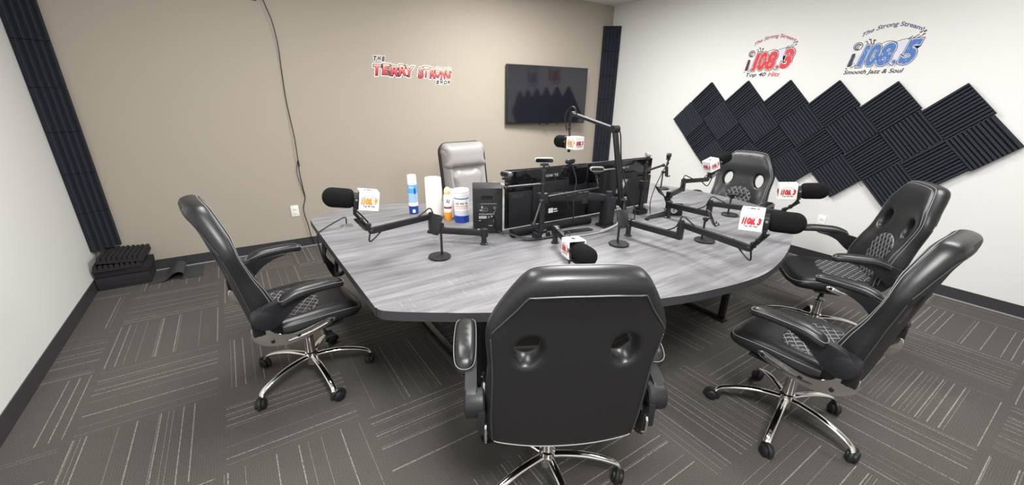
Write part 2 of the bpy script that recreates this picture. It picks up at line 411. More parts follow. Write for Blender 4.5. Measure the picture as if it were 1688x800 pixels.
# ------------------------------------------------------------------ conference table
TZ = .75
tb = thing('conference_table', 'large dark grey wood-look table with a bowed front and rounded right end', 'table')
ol = [(1.52, -1.80), (1.522, -2.5), (1.53, -3.16), (1.534, -3.235), (1.565, -3.288), (1.72, -3.40), (1.93, -3.53), (2.25, -3.68), (2.555, -3.79), (2.8, -3.86), (3.1, -3.905), (3.32, -3.905),
      (3.6, -3.85), (3.92, -3.75), (4.21, -3.63), (4.50, -3.46), (4.68, -3.27), (4.77, -3.05), (4.815, -2.8), (4.81, -2.5), (4.78, -2.28), (4.75, -2.05), (4.70, -1.90), (4.55, -1.80),
      (4.0, -1.78), (3.3, -1.78), (2.8, -1.76), (2.35, -1.64), (2.15, -1.56), (1.94, -1.505), (1.75, -1.55), (1.60, -1.66), (1.53, -1.73)]
ol = [(p.x, p.y) for p in cr([(a, b) for a, b in ol], 5, True)]
bm = B(); sides = prism(bm, ol, lambda x, y: V((x, y, TZ-.042)), lambda x, y: V((x, y, TZ)))
for f in sides: f.material_index = 1
obj('tabletop', bm, ['laminate', 'cove'], tb, ang=30)
for lx, y0, y1 in ((2.10, -1.95, -3.10), (4.02, -2.05, -3.39)):
    bm = B(); z0 = .02
    for y in (y0, y1): box(bm, (lx, y, .36), (.04, .04, .68), bev=.003)
    box(bm, (lx, (y0+y1)/2, .02), (.04, abs(y0-y1)+.04, .04), bev=.003); box(bm, (lx, (y0+y1)/2, .69), (.04, abs(y0-y1)+.04, .036), bev=.003)
    for y in (y0, y1): box(bm, (lx, y, .006), (.07, .07, .012))
    obj('leg', bm, 'black', tb)
bm = B(); box(bm, (3.06, -2.5, .685), (1.9, .04, .04)); obj('cross_rail', bm, 'black', tb)
bm = B(); box(bm, (3.06, -2.25, .685), (1.9, .04, .04)); obj('cross_rail', bm, 'black', tb)
bm = B(); box(bm, (1.70, -2.005, .752), (.075, .055, .006), bev=.002); box(bm, (1.70, -2.005, .757), (.045, .03, .004)); obj('cable_grommet', bm, 'steel', tb)

# ------------------------------------------------------------------ black office chair
BO = [(0, .392), (.10, .395), (.20, .405), (.246, .42), (.262, .455), (.267, .53), (.268, .62), (.262, .71), (.258, .78), (.263, .855), (.262, .915), (.245, .968), (.218, 1.022), (.190, 1.070), (.165, 1.105), (.135, 1.125), (.07, 1.133), (0, 1.134)]
BO = [(p.x, p.y) for p in cr(BO+[(-x, y) for x, y in reversed(BO[1:-1])], 4, True)]
def ell(cx, cy, rx, ry, t, n=20):
    return [(cx+rx*math.cos(a)*math.cos(t)-ry*math.sin(a)*math.sin(t), cy+rx*math.cos(a)*math.sin(t)+ry*math.sin(a)*math.cos(t)) for a in (2*PI*i/n for i in range(n))]
HL = [ell(.142, .855, .039, .060, .18, 24), ell(-.142, .855, .039, .060, -.18, 24)]
def rnd(d, r): return math.sqrt(max(0, 1-(1-min(d/r, 1))**2))
def hz(u, v): return rnd(dist(u, v, HL), .014)
def bfront(u, v, d):
    do = dist(u, v, [BO]); t = .030*rnd(do, .045)*hz(u, v)+.006
    bol = min(1, max(0, (abs(u)-.11)/.07))*(1 if v < .70 else max(0, 1-(v-.70)/.16))
    return t+(.020+.030*max(0, 1-abs(v-.58)/.2))*bol*rnd(do, .06)+.018*min(1, max(0, (v-.90)/.08))*rnd(do, .06)
def bback(u, v, d):
    do = dist(u, v, [BO]); return -(.026*rnd(do, .03)*hz(u, v)+.006+.012*min(1, max(0, (v-.99)/.10))*rnd(do, .05))
ta = .211
def bmap(u, v, w):
    s = v-.38
    bend = .010*math.sin(PI*min(1, s/.75))+.018*(abs(u)/.26)**2
    n = V((math.cos(ta), 0, math.sin(ta))); dd = V((-math.sin(ta), 0, math.cos(ta)))
    return V((-.214, u, .38))+dd*s+n*(w+bend)
SO = [(.275, 0), (.272, .10), (.262, .17), (.235, .222), (.18, .246), (.05, .252), (-.10, .250), (-.19, .235), (-.225, .20), (-.235, .10), (-.237, 0)]
SO = [(p.x, p.y) for p in cr(SO+[(x, -y) for x, y in reversed(SO[1:-1])], 4, True)]
def stop(x, y, d):
    z = .460+.045*rnd(d, .05)
    z += .012*min(1, max(0, (abs(y)-.175)/.03))*rnd(d, .05)*(1 if x < .05 else max(0, 1-(x-.05)/.12))
    z -= .028*max(0, (x-.12)/.155)**2
    return z
def sbot(x, y, d): return .452-.034*rnd(d, .04)
def make_chair():
    t = thing('office_chair', '', 'chair')
    # backrest: padded shell with two through holes; rear cover, piping, quilted panel
    bm = B(); pillow(bm, BO, HL, .03, bfront, bback, bmap, (.003, .009, .02, .04)); back = obj('backrest', bm, ['leather', 'rear'], t, ang=60)
    for pg in back.data.polygons:                                     # matt vinyl on the flat of the rear
        if pg.normal.dot(V((-math.cos(ta), 0, -math.sin(ta)))) > .8: pg.material_index = 1
    QP = [(0, .49), (.07, .49), (.10, .52), (.105, .58), (.118, .65), (.115, .715), (.085, .758), (.04, .780), (0, .786)]
    QP = [(p.x, p.y) for p in cr(QP+[(-x, y) for x, y in reversed(QP[1:-1])], 3, True)]
    bm = B(); pillow(bm, QP, [], .02, lambda u, v, d: .038+.006*rnd(d, .02), lambda u, v, d: .030, bmap, (.004, .012)); obj('quilted_panel', bm, 'quilt', back, ang=60)
    # light piping across the top and bottom of the rear, dark down the sides
    def rearline(pl, r, nm, mt, sgn=-1):
        bm = B(); pp = cr(pl, 6)
        tube(bm, [bmap(p.x, p.y, (bback if sgn < 0 else bfront)(p.x, p.y, dist(p.x, p.y, [BO]+HL))+sgn*r*.5) for p in pp], r, 6)
        return obj(nm, bm, mt, back)
    rearline([(-.246, .925), (-.235, .945), (-.19, 1.010), (-.158, 1.063), (-.142, 1.071), (-.07, 1.077), (0, 1.078), (.07, 1.077), (.142, 1.071), (.158, 1.063), (.19, 1.010), (.235, .945), (.246, .925)], .0022, 'piping', 'seamdark')
    rearline([(-.142, 1.071), (-.07, 1.077), (0, 1.078), (.07, 1.077), (.142, 1.071)], .0022, 'piping', 'seam')
    rearline([(-.238, .430), (-.12, .414), (0, .411), (.12, .414), (.238, .430)], .0022, 'piping', 'seam')
    for s in (-1, 1): rearline([(s*.242, .43), (s*.248, .55), (s*.244, .74), (s*.25, .90)], .0022, 'piping', 'seamdark')
    for ins in (.012, .026):
        pl = []
        n = len(BO)
        for i in range(n):
            a, c = V(BO[i-1]), V(BO[(i+1) % n]); tt = (c-a).normalized(); q = V(BO[i])+V((-tt.y, tt.x))*ins
            if q.y > .49: pl.append((q.x, q.y))
        k = max(range(len(pl)), key=lambda i: (V(pl[i])-V(pl[i-1])).length); pl = pl[k:]+pl[:k]
        bm = B(); tube(bm, [bmap(x, y, bfront(x, y, ins)+.0005) for x, y in pl], .0014, 5); obj('stitching', bm, 'seam', back)
    # seat
    bm = B(); pillow(bm, SO, [], .03, stop, sbot, lambda x, y, w: V((x, y, w)), (.003, .010, .022, .045)); seat = obj('seat', bm, 'leather', t, ang=60)
    QS = [(-.20, 0), (-.198, .12), (-.175, .172), (-.06, .180), (.02, .165), (.06, .11), (.075, 0)]
    QS = [(p.x, p.y) for p in cr(QS+[(x, -y) for x, y in reversed(QS[1:-1])], 3, True)]
    bm = B(); pillow(bm, QS, [], .02, lambda x, y, d: .5045+.006*rnd(d, .02), lambda x, y, d: .495, lambda x, y, w: V((x, y, w)), (.004, .012)); obj('quilted_panel', bm, 'quilt', seat, ang=60)
    pl = []
    for i in range(len(SO)):
        a, c = V(SO[i-1]), V(SO[(i+1) % len(SO)]); tt = (c-a).normalized(); q = V(SO[i])+V((-tt.y, tt.x))*.006; pl.append((q.x, q.y))
    bm = B(); tube(bm, [V((x, y, stop(x, y, .006)+.0008)) for x, y in pl+[pl[0]]], .0014, 5); obj('stitching', bm, 'seam', seat)
    # arms
    for s in (-1, 1):
        def arm_top(x, y, d): return .690+.030*rnd(d, .022)-.05*max(0, (x-.02)/.11)**2*.25-.035*max(0, (-.06-x)/.11)**2
        PA = [(p.x, p.y) for p in cr([(.128, 0), (.118, .026), (.08, .036), (-.02, .039), (-.12, .036), (-.158, .026), (-.168, 0), (-.158, -.026), (-.12, -.036), (-.02, -.038), (.08, -.036), (.118, -.026)], 3, True)]
        bm = B(); pillow(bm, PA, [], .022, arm_top, lambda x, y, d: arm_top(x, y, 1)-.032-.012*rnd(d, .02), lambda x, y, w: V((x, s*.332+y, w)), (.003, .008, .018)); pad = obj('armrest', bm, 'leather', t, ang=60)
        bm = B(); PB = [V((x, s*.332+y*1.03, arm_top(x, y, .006)-.003)) for x, y in PA]; tube(bm, PB+[PB[0]], .0012, 5); obj('stitching', bm, 'seam', pad)
        poly = cr([(.035, .682), (.025, .670), (-.04, .655), (-.10, .625), (-.15, .580), (-.195, .548), (-.24, .543), (-.278, .57), (-.28, .612), (-.24, .648), (-.17, .668), (-.06, .682)], 3, True)
        bm = B(); prism(bm, [(p.x, p.y) for p in poly], lambda x, z: V((x, s*.292, z)), lambda x, z: V((x, s*.33, z)), .006)
        lathe(bm, [(.040, .268), (.046, .274), (.046, .322), (.042, .330), (.030, .334)], (-.238, 0, .597), 28, (0, s, 0)); box(bm, (-.262, s*.279, .55), (.05, .022, .09), None, .004)
        obj('arm_support', bm, 'blackp', t)
        # chrome side bracket with slot and bolts
        poly = cr([(-.285, .545), (-.292, .49), (-.265, .448), (-.20, .418), (-.13, .406), (-.04, .415), (.03, .432), (.082, .452), (.084, .472), (.05, .476), (-.01, .466), (-.07, .455), (-.13, .455), (-.19, .478), (-.235, .53)], 3, True)
        bm = B(); prism(bm, [(p.x, p.y) for p in poly], lambda x, z: V((x, s*.262, z)), lambda x, z: V((x, s*.270, z)), .002)
        tube(bm, [(-.15, s*.271, .428), (-.09, s*.271, .430), (-.03, s*.271, .439), (.04, s*.271, .456)], .006, 8, 5)
        br = obj('side_bracket', bm, 'chrome', t)
        bm = B()
        for x, z in ((-.255, .505), (-.215, .450), (-.10, .438), (.062, .463)): cyl(bm, (x, s*.269, z), (x, s*.276, z), .009, seg=12)
        obj('bolt', bm, 'black', br)
    bm = B(); box(bm, (-.02, 0, .393), (.24, .17, .045), bev=.008); box(bm, (-.02, 0, .420), (.30, .50, .012), bev=.003); obj('tilt_mechanism', bm, 'black', t)
    bm = B(); tube(bm, [(.03, -.08, .392), (.035, -.18, .388), (.04, -.24, .38)], .005); box(bm, (.045, -.255, .377), (.04, .06, .014), bev=.004); cyl(bm, (.10, 0, .385), (.17, 0, .37), .024, .027); obj('tilt_lever', bm, 'black', t)
    # base
    bm = B(); lathe(bm, [(.013, .22), (.013, .385)]); obj('gas_lift', bm, 'black', t)
    bm = B(); lathe(bm, [(.034, .085), (.036, .11), (.034, .16), (.027, .165), (.025, .255), (.027, .26), (.027, .27), (.019, .273), (.017, .295)]); obj('lift_cover', bm, 'chrome', t)
    for k in range(5):
        a = 2*PI*k/5; R = M.Rotation(a, 4, 'Z')
        bm = B(); pts = cr([(.02, 0, .132), (.07, 0, .136), (.15, 0, .132), (.225, 0, .116), (.28, 0, .096), (.307, 0, .079), (.318, 0, .064)], 4); rings = []
        for i, p in enumerate(pts):
            q = i/(len(pts)-1); hw = .019-.003*q if q < .8 else .016+.003*(q-.8)/.2; hh = .013-.003*q
            d = (pts[min(i+1, len(pts)-1)]-pts[max(i-1, 0)]).normalized(); up = V((-d.z, 0, d.x))
            rings.append([p+V((0, 1, 0))*math.cos(2*PI*j/14)*hw+up*math.sin(2*PI*j/14)*hh for j in range(14)])
        ringloft(bm, rings); bm.transform(R); obj('base_leg', bm, 'chrome', t)
        bm = B(); q = a+1.2+k*.9; cx = V((.318*math.cos(a), .318*math.sin(a), 0)); cd = V((math.cos(q), math.sin(q), 0)); sd = V((-cd.y, cd.x, 0)); c0 = cx-cd*.016+V((0, 0, .029))
        lathe(bm, [(.006, .03), (.006, .07)], cx, 10)
        tube(bm, [c0+cd*(.033*math.cos(g))+V((0, 0, .033*math.sin(g))) for g in (math.radians(g_) for g_ in range(-10, 191, 20))], .011, 8)
        cst = obj('caster', bm, 'blackp', t)
        for s in (-1, 1):
            bm = B(); lathe(bm, [(.010, .004), (.025, .004), (.0285, .008), (.0285, .019), (.023, .024), (.008, .025)], c0, 24, sd*s); obj('wheel', bm, 'blackp', cst)
    return t
CH = [  # x, y, heading, base turn, label
    (1.326, -2.441, 8.9, -17, 'black leather office chair at the straight left edge of the table, side on'),
    (2.046, -3.752, 61.2, -95, 'black leather office chair in the front centre, its back to us'),
    (3.31, -4.142, 90.5, -114, 'black leather office chair nearest on the right, whole chrome base in view'),
    (4.40, -3.842, 125.8, -100, 'black leather office chair behind the nearest right one, beside the white wall'),
    (4.985, -2.74, 187, 30, 'black leather office chair at the far right end facing us, foam wall behind it')]
proto = make_chair()
for i, (x, y, h, bt, lab) in enumerate(CH):
    o = proto if i == 0 else dup(proto)
    o.location = (x, y, 0); o.rotation_euler = (0, 0, math.radians(h)); tag(o, lab, 'chair', 'black office chairs around the table')
    for ch in o.children:
        if ch.name.split('.')[0] in ('base_leg', 'caster'): ch.rotation_euler = (0, 0, math.radians(bt))
        elif i == 1 and ch.name.split('.')[0] != 'lift_cover': ch.location.z = .035      # this one's gas lift is raised a little

# ------------------------------------------------------------------ grey executive chair behind the table
g = thing('executive_chair', 'grey leather high-backed executive chair with black side strip, behind the table', 'chair', (3.26, -1.02, -.0), math.radians(277))
def gmap(u, v, w_):
    s = v-.45; return V((-.22-s*.16+w_, u, .45+s*.985))
GB = rrect(.56, .68, .09, 5, 0, .77)
bm = B(); pillow(bm, GB, [], .03, lambda u, v, d: .05*rnd(d, .06)+.02*min(1, max(0, (abs(u)-.16)/.05))*rnd(d, .05), lambda u, v, d: -.035*rnd(d, .05), gmap); gb = obj('backrest', bm, 'greyl', g, ang=60)
bm = B(); HR = rrect(.53, .27, .06, 5, 0, .985)
pillow(bm, HR, [], .025, lambda u, v, d: .03+.075*rnd(d, .10), lambda u, v, d: .01, gmap); obj('headrest', bm, 'greyl', gb, ang=60)
bm = B(); LB = rrect(.38, .42, .09, 6, 0, .635)
pillow(bm, LB, [], .025, lambda u, v, d: .045+.05*rnd(d, .07), lambda u, v, d: .01, gmap); obj('lumbar_cushion', bm, 'greyl', gb, ang=60)
bm = B(); tube(bm, [gmap(p[0]*1.005, p[1], -.002) for p in GB+[GB[0]]], .017, 8); obj('side_strip', bm, 'blackp', gb)
bm = B(); pillow(bm, rrect(.50, .52, .08, 5, .03, 0), [], .03, lambda x, y, d: .45+.06*rnd(d, .06), lambda x, y, d: .43-.03*rnd(d, .04), lambda x, y, w_: V((x, y, w_))); obj('seat', bm, 'greyl', g, ang=60)
for s in (-1, 1):
    bm = B(); box(bm, (.0, s*.30, .66), (.30, .07, .04), bev=.012); obj('armrest', bm, 'greyl', g)
    bm = B(); tube(bm, [(.10, s*.30, .65), (.12, s*.30, .55), (.02, s*.28, .44), (-.1, s*.2, .42)], .016, 8, 5); obj('arm_support', bm, 'blackp', g)
bm = B(); lathe(bm, [(.03, .08), (.03, .30), (.015, .31), (.015, .42)]); obj('gas_lift', bm, 'blackp', g)
for k in range(5):
    a = 2*PI*k/5+.3; bm = B(); tube(bm, [(.02*math.cos(a), .02*math.sin(a), .11), (.15*math.cos(a), .15*math.sin(a), .11), (.29*math.cos(a), .29*math.sin(a), .075)], .018, 8, 4); obj('base_leg', bm, 'blackp', g)
    bm = B(); lathe(bm, [(.01, -.024), (.029, -.02), (.029, .02), (.01, .024)], (.30*math.cos(a), .30*math.sin(a), .0295), 20, (math.sin(a), -math.cos(a), 0)); cyl(bm, (.30*math.cos(a), .30*math.sin(a), .03), (.30*math.cos(a), .30*math.sin(a), .08), .008); obj('caster', bm, 'blackp', g)

# ------------------------------------------------------------------ television
tv = thing('wall_television', 'large flat black television mounted on the taupe wall', 'television', (4.842, -.135, 1.603), math.radians(-5.5))
TW, TH = 1.265, .722
bm = B(); box(bm, (0, .028, 0), (TW, .04, TH), bev=.004); box(bm, (0, .05, -.05), (TW*.7, .03, TH*.6), bev=.01); obj('housing', bm, 'blackp', tv)
bm = B(); box(bm, (0, .006, .004), (TW-.016, .006, TH-.022)); obj('screen', bm, 'screen', tv)
bm = B(); box(bm, (0, .10, 0), (.4, .02, .42)); box(bm, (0, .082, 0), (.12, .05, .2)); obj('wall_mount', bm, 'black', tv)
bm = B(); box(bm, (0, .01, -TH/2-.006), (.05, .016, .014), bev=.003); box(bm, (.17, .02, -TH/2-.008), (.012, .012, .018)); box(bm, (-.12, .02, -TH/2-.008), (.012, .012, .018)); obj('sensor', bm, 'black', tv)

# ------------------------------------------------------------------ outlets, wall cable, sensor
def outlet(loc, ny, label):
    t = thing('wall_outlet', label, 'outlet', loc, 0 if ny else PI/2, 'white duplex wall outlets')
    # built facing -y, turned for the right wall to face -x
    if not ny: t.rotation_euler = (0, 0, -PI/2)
    bm = B(); prism(bm, rrect(.075, .118, .006), lambda x, z: V((x, 0, z)), lambda x, z: V((x, -.006, z)), .002); obj('cover_plate', bm, 'outlet', t)
    for dz in (.021, -.021):
        bm = B(); prism(bm, rrect(.034, .03, .010), lambda x, z: V((x, -.005, z+dz)), lambda x, z: V((x, -.0085, z+dz)), .001); so = obj('receptacle', bm, 'outlet', t)
        bm = B(); box(bm, (-.007, -.0086, dz+.003), (.002, .001, .008)); box(bm, (.007, -.0086, dz+.003), (.002, .001, .008)); cyl(bm, (0, -.0081, dz-.008), (0, -.0091, dz-.008), .0028, seg=10); obj('slots', bm, 'sock', so)
outlet((1.588, 0, .409), True, 'white wall outlet low on the taupe wall beside the hanging black cord')
outlet((W, -3.175, .425), False, 'white wall outlet low on the white right-hand wall behind the chairs')
cd = [(1.625, 2.40), (1.655, 2.28), (1.68, 2.18), (1.695, 2.0), (1.690, 1.78), (1.685, 1.53), (1.692, 1.34), (1.700, 1.16), (1.697, .94), (1.692, .80), (1.70, .64), (1.706, .54), (1.675, .44), (1.672, .36), (1.688, .24), (1.700, .10), (1.72, .02)]
bm = B(); tube(bm, [(x, -.012-.006*math.sin(i), z) for i, (x, z) in enumerate(cd)], .0042, 8, 5); tube(bm, [(x, -.012, z) for x, z in ((1.697, .94), (1.668, .80), (1.690, .66), (1.702, .56))], .0025, 6, 4)
box(bm, (1.698, -.012, .90), (.014, .014, .06), bev=.004)
tag(obj('extension_cord', bm, 'blackp'), 'long black cord hanging down the taupe wall to the floor', 'cord')
bm = B(); box(bm, (1.60, -.03, 2.41), (.09, .06, .07), bev=.012); cyl(bm, (1.60, -.06, 2.405), (1.60, -.075, 2.405), .018); box(bm, (1.57, -.012, 2.36), (.03, .02, .05), bev=.004)
tag(obj('wall_sensor', bm, 'blackp'), 'small black device high on the taupe wall at the top of the cord', 'sensor')

# ------------------------------------------------------------------ acoustic foam
def foam_tile(n=12, s=.3035, mat='foam'):
    """wedge foam tile, face +z, ridges along x"""
    bm = B(); h = s/2; base = .018; top = .048; prof = []
    for i in range(n):
        y0 = -h+s*i/n; j0, j1 = random.uniform(-.07, .07), random.uniform(-.07, .07); tp = top-random.uniform(0, .005); prof += [(y0+s/n*.06, base), (y0+s/n*(.24+j0), tp), (y0+s/n*(.78+j1), tp), (y0+s/n*.95, base)]
    poly = [(-h, 0)]+[(-h, base)]+prof+[(h, base), (h, 0)]
    L = [bm.verts.new((-h, y, z)) for y, z in poly]; R_ = [bm.verts.new((h, y, z)) for y, z in poly]
    for i in range(len(poly)-1): bm.faces.new((L[i], L[i+1], R_[i+1], R_[i]))
    bm.faces.new((L[-1], L[0], R_[0], R_[-1]))
    # end caps as strips
    for Q, fl in ((L, 1), (R_, 0)):
        bm.faces.new(Q if fl else list(reversed(Q)))
    return bm
proto_t = obj('acoustic_foam_panel', foam_tile(11), 'foam', None, False)
first = True; hh = .2159
rowlab = {1: 'top row', 2: 'second row', 3: 'third row', 4: 'bottom row'}
nlab = ['leftmost', 'second from left', 'third from left', 'fourth from left', 'fifth from left', 'sixth from left', 'rightmost']
rot = .0344
def foam_at(a, b):
    u, v = a*hh, b*hh; c_, s_ = math.cos(rot), math.sin(rot)
    y = -1.7101-(u*c_-v*s_); z = 1.7982-(u*s_+v*c_)
    dz = .012-.0013*(a-5.3)**2*(1 if a < 5.3 else .45)
    return y, z+dz
for row, cols in ((1, range(0, 12, 2)), (2, range(-1, 12, 2)), (3, range(0, 12, 2)), (4, range(1, 10, 2))):
    cols = list(cols)
    for j, a in enumerate(cols):
        o = proto_t if first else proto_t.copy()
        if not first: C.objects.link(o)
        first = False
        y, z = foam_at(a, row)
        nm = 'rightmost' if j == len(cols)-1 else nlab[j]
        tag(o, 'black wedge foam tile in the %s of the wall diamond, %s' % (rowlab[row], nm), 'foam panel', 'foam tiles in the diamond pattern on the right wall')
        # local x(ridge) , local z -> -X (out of wall)
        sgn = 1 if row in (1, 3) else -1
        ang = sgn*PI/4+random.uniform(-.012, .012)
        rd = V((0, -math.cos(ang), math.sin(ang)))            # ridge direction: '/' for +45 seen from the room
        nz = V((-1, 0, 0)); yy = nz.cross(rd)
        o.matrix_world = M(((rd.x, yy.x, nz.x, W-.0005), (rd.y, yy.y, nz.y, y), (rd.z, yy.z, nz.z, z), (0, 0, 0, 1)))
# corner strips: half-width panels spanning the vertical corners
def strip(side, k, z0, jit, label, h=.318):
    bm = B(); n = 5
    a = V((.183, 0)); b = V((0, -.125))
    if side > 0: a = V((W-.186, 0)); b = V((W, -.172))
    d = (b-a); L = d.length; dn = d.normalized(); nn = V((dn.y, -dn.x));
    if nn.y > 0: nn = -nn
    prof = [a]
    for i in range(n):
        for q, hgt in ((.08, 0), (.40, .026), (.60, .026), (.92, 0)): prof.append(a+dn*L*(i+q)/n+nn*(hgt+jit*.1))
    prof.append(b); cnr = V((W, 0)) if side > 0 else V((0, 0)); 
    prof = prof+[cnr+ (V((-.0, 0)))]
    lo = [bm.verts.new((p.x, p.y-.0005, z0)) for p in prof]; hi = [bm.verts.new((p.x, p.y-.0005, z0+h)) for p in prof]
    m = len(prof)
    for i in range(m): bm.faces.new((lo[i], lo[(i+1) % m], hi[(i+1) % m], hi[i]))
    bm.faces.new(lo); bm.faces.new(hi)
    tag(obj('corner_foam_strip', bm, 'foam', None, False), label, 'foam strip', 'foam strips stacked up the %s corner' % ('right' if side > 0 else 'left'))
ordn = ['first', 'second', 'third', 'fourth', 'fifth', 'sixth', 'seventh', 'eighth']
for k in range(8):
    z = 2.540-.3235*(k+1)
    if z > -.01: strip(1, k, z+.0015, random.uniform(-.04, .08), 'dark foam strip in the far right corner, %s from its top' % ordn[k], .320)
for k in range(7):
    strip(-1, k, .300+.3205*k, random.uniform(-.04, .08), 'dark foam strip up the left corner, %s above the pile on the floor' % ordn[k], .317)
# stack of foam tiles on the floor in the left corner
sl = ['bottommost', 'second from the bottom', 'middle', 'second from the top', 'topmost']
for k in range(5):
    bm = foam_tile(9 if k > 2 else 12, .305)
    flip = k in (0, 2)
    if flip: bm.transform(M.Rotation(PI, 4, 'X') @ M.Translation((0, 0, -.048)))
    bm.transform(M.Diagonal((1.12, 1 if k != 4 else .96, 1.12, 1)))
    o = obj('foam_tile', bm, 'foam2', None, False); o.location = (.185+.006*k*(-1)**k, -.170+.004*k, .0015+.0555*k)
    o.rotation_euler = (0 if k < 4 else math.radians(4), 0, math.radians([0, 1.5, -1, 2, -3][k])+(0 if k < 3 else PI/2))
    tag(o, 'dark foam tile piled on the floor, %s of the corner pile' % sl[k], 'foam panel', 'foam tiles piled in the left corner')
prof = [(.34, .002), (.40, .004), (.46, .018), (.50, .050), (.53, .070), (.565, .070), (.585, .050), (.575, .022), (.55, .006), (.60, .003), (.66, .003), (.72, .003)]
P2 = cr([(a, b) for a, b in prof], 5); bm = B(); top = []; bot = []
for i, p in enumerate(P2):
    d = (P2[min(i+1, len(P2)-1)]-P2[max(i-1, 0)]).normalized(); nn = V((-d.y, d.x))*.004
    top.append([bm.verts.new((p.x+nn.x, y, max(p.y+nn.y, .004))) for y in (-.37, -.06)]); bot.append([bm.verts.new((p.x, y, max(p.y, .001))) for y in (-.37, -.06)])
for i in range(len(P2)-1):
    bm.faces.new((top[i][0], top[i+1][0], top[i+1][1], top[i][1])); bm.faces.new((bot[i][0], bot[i][1], bot[i+1][1], bot[i+1][0]))
    for j in (0, 1): bm.faces.new((top[i][j], bot[i][j], bot[i+1][j], top[i+1][j]))
for i in (0, -1): bm.faces.new((top[i][0], top[i][1], bot[i][1], bot[i][0]))
tag(obj('foam_sheet', bm, 'slate', None, True), 'thin dark foam sheet with a curled hump lying beside the pile on the carpet', 'foam sheet')

# ------------------------------------------------------------------ lettering on the walls
def wb(u, v, l): return V((u, -.0008-.0009*l, v))
sg = thing('wall_lettering', 'red and black lettered show title decal on the taupe wall left of the television', 'decal')
parts = [('THE', (2.572, 2.700, 1.912, 1.953), .25), ('TERRY', (2.562, 3.010, 1.775, 1.872), .18), ('STRONG', (3.058, 3.470, 1.768, 1.868), .18), ('SHOW', (3.268, 3.462, 1.703, 1.741), .28)]
def comic(s, rect, mp, layer, off, shear, mi=0, bm=None):
    # letters set one by one with a slight bounce
    n = len(s); u0, u1, v0, v1 = rect; cw = (u1-u0)/n
    for i, ch in enumerate(s):
        dv = (.006 if i % 2 else -.004)*(v1-v0)/.1
        ww = .84 if len(s) > 4 and s != 'SHOW' else .72
        lettering(bm, ch, (u0+cw*(i+.5-ww/2), u0+cw*(i+.5+ww/2), v0+dv, v1+dv), mp, layer, shear, off, mi=mi)
for mt, lay, offs in (('printw', 0, (.15, .135)), ('ink', 1, (.06, .080))):
    bm = B()
    for s, r, sh in parts: comic(s, r, wb, lay, offs[1] if len(s) > 4 and s != 'SHOW' else offs[0], sh, bm=bm)
    obj('white_outline' if mt == 'printw' else 'black_lettering', bm, mt, sg, False)
bm = B()
for s, r, sh in parts[1:3]: comic(s, r, wb, 2, .040, sh, bm=bm)
obj('red_lettering', bm, 'fade', sg, False)

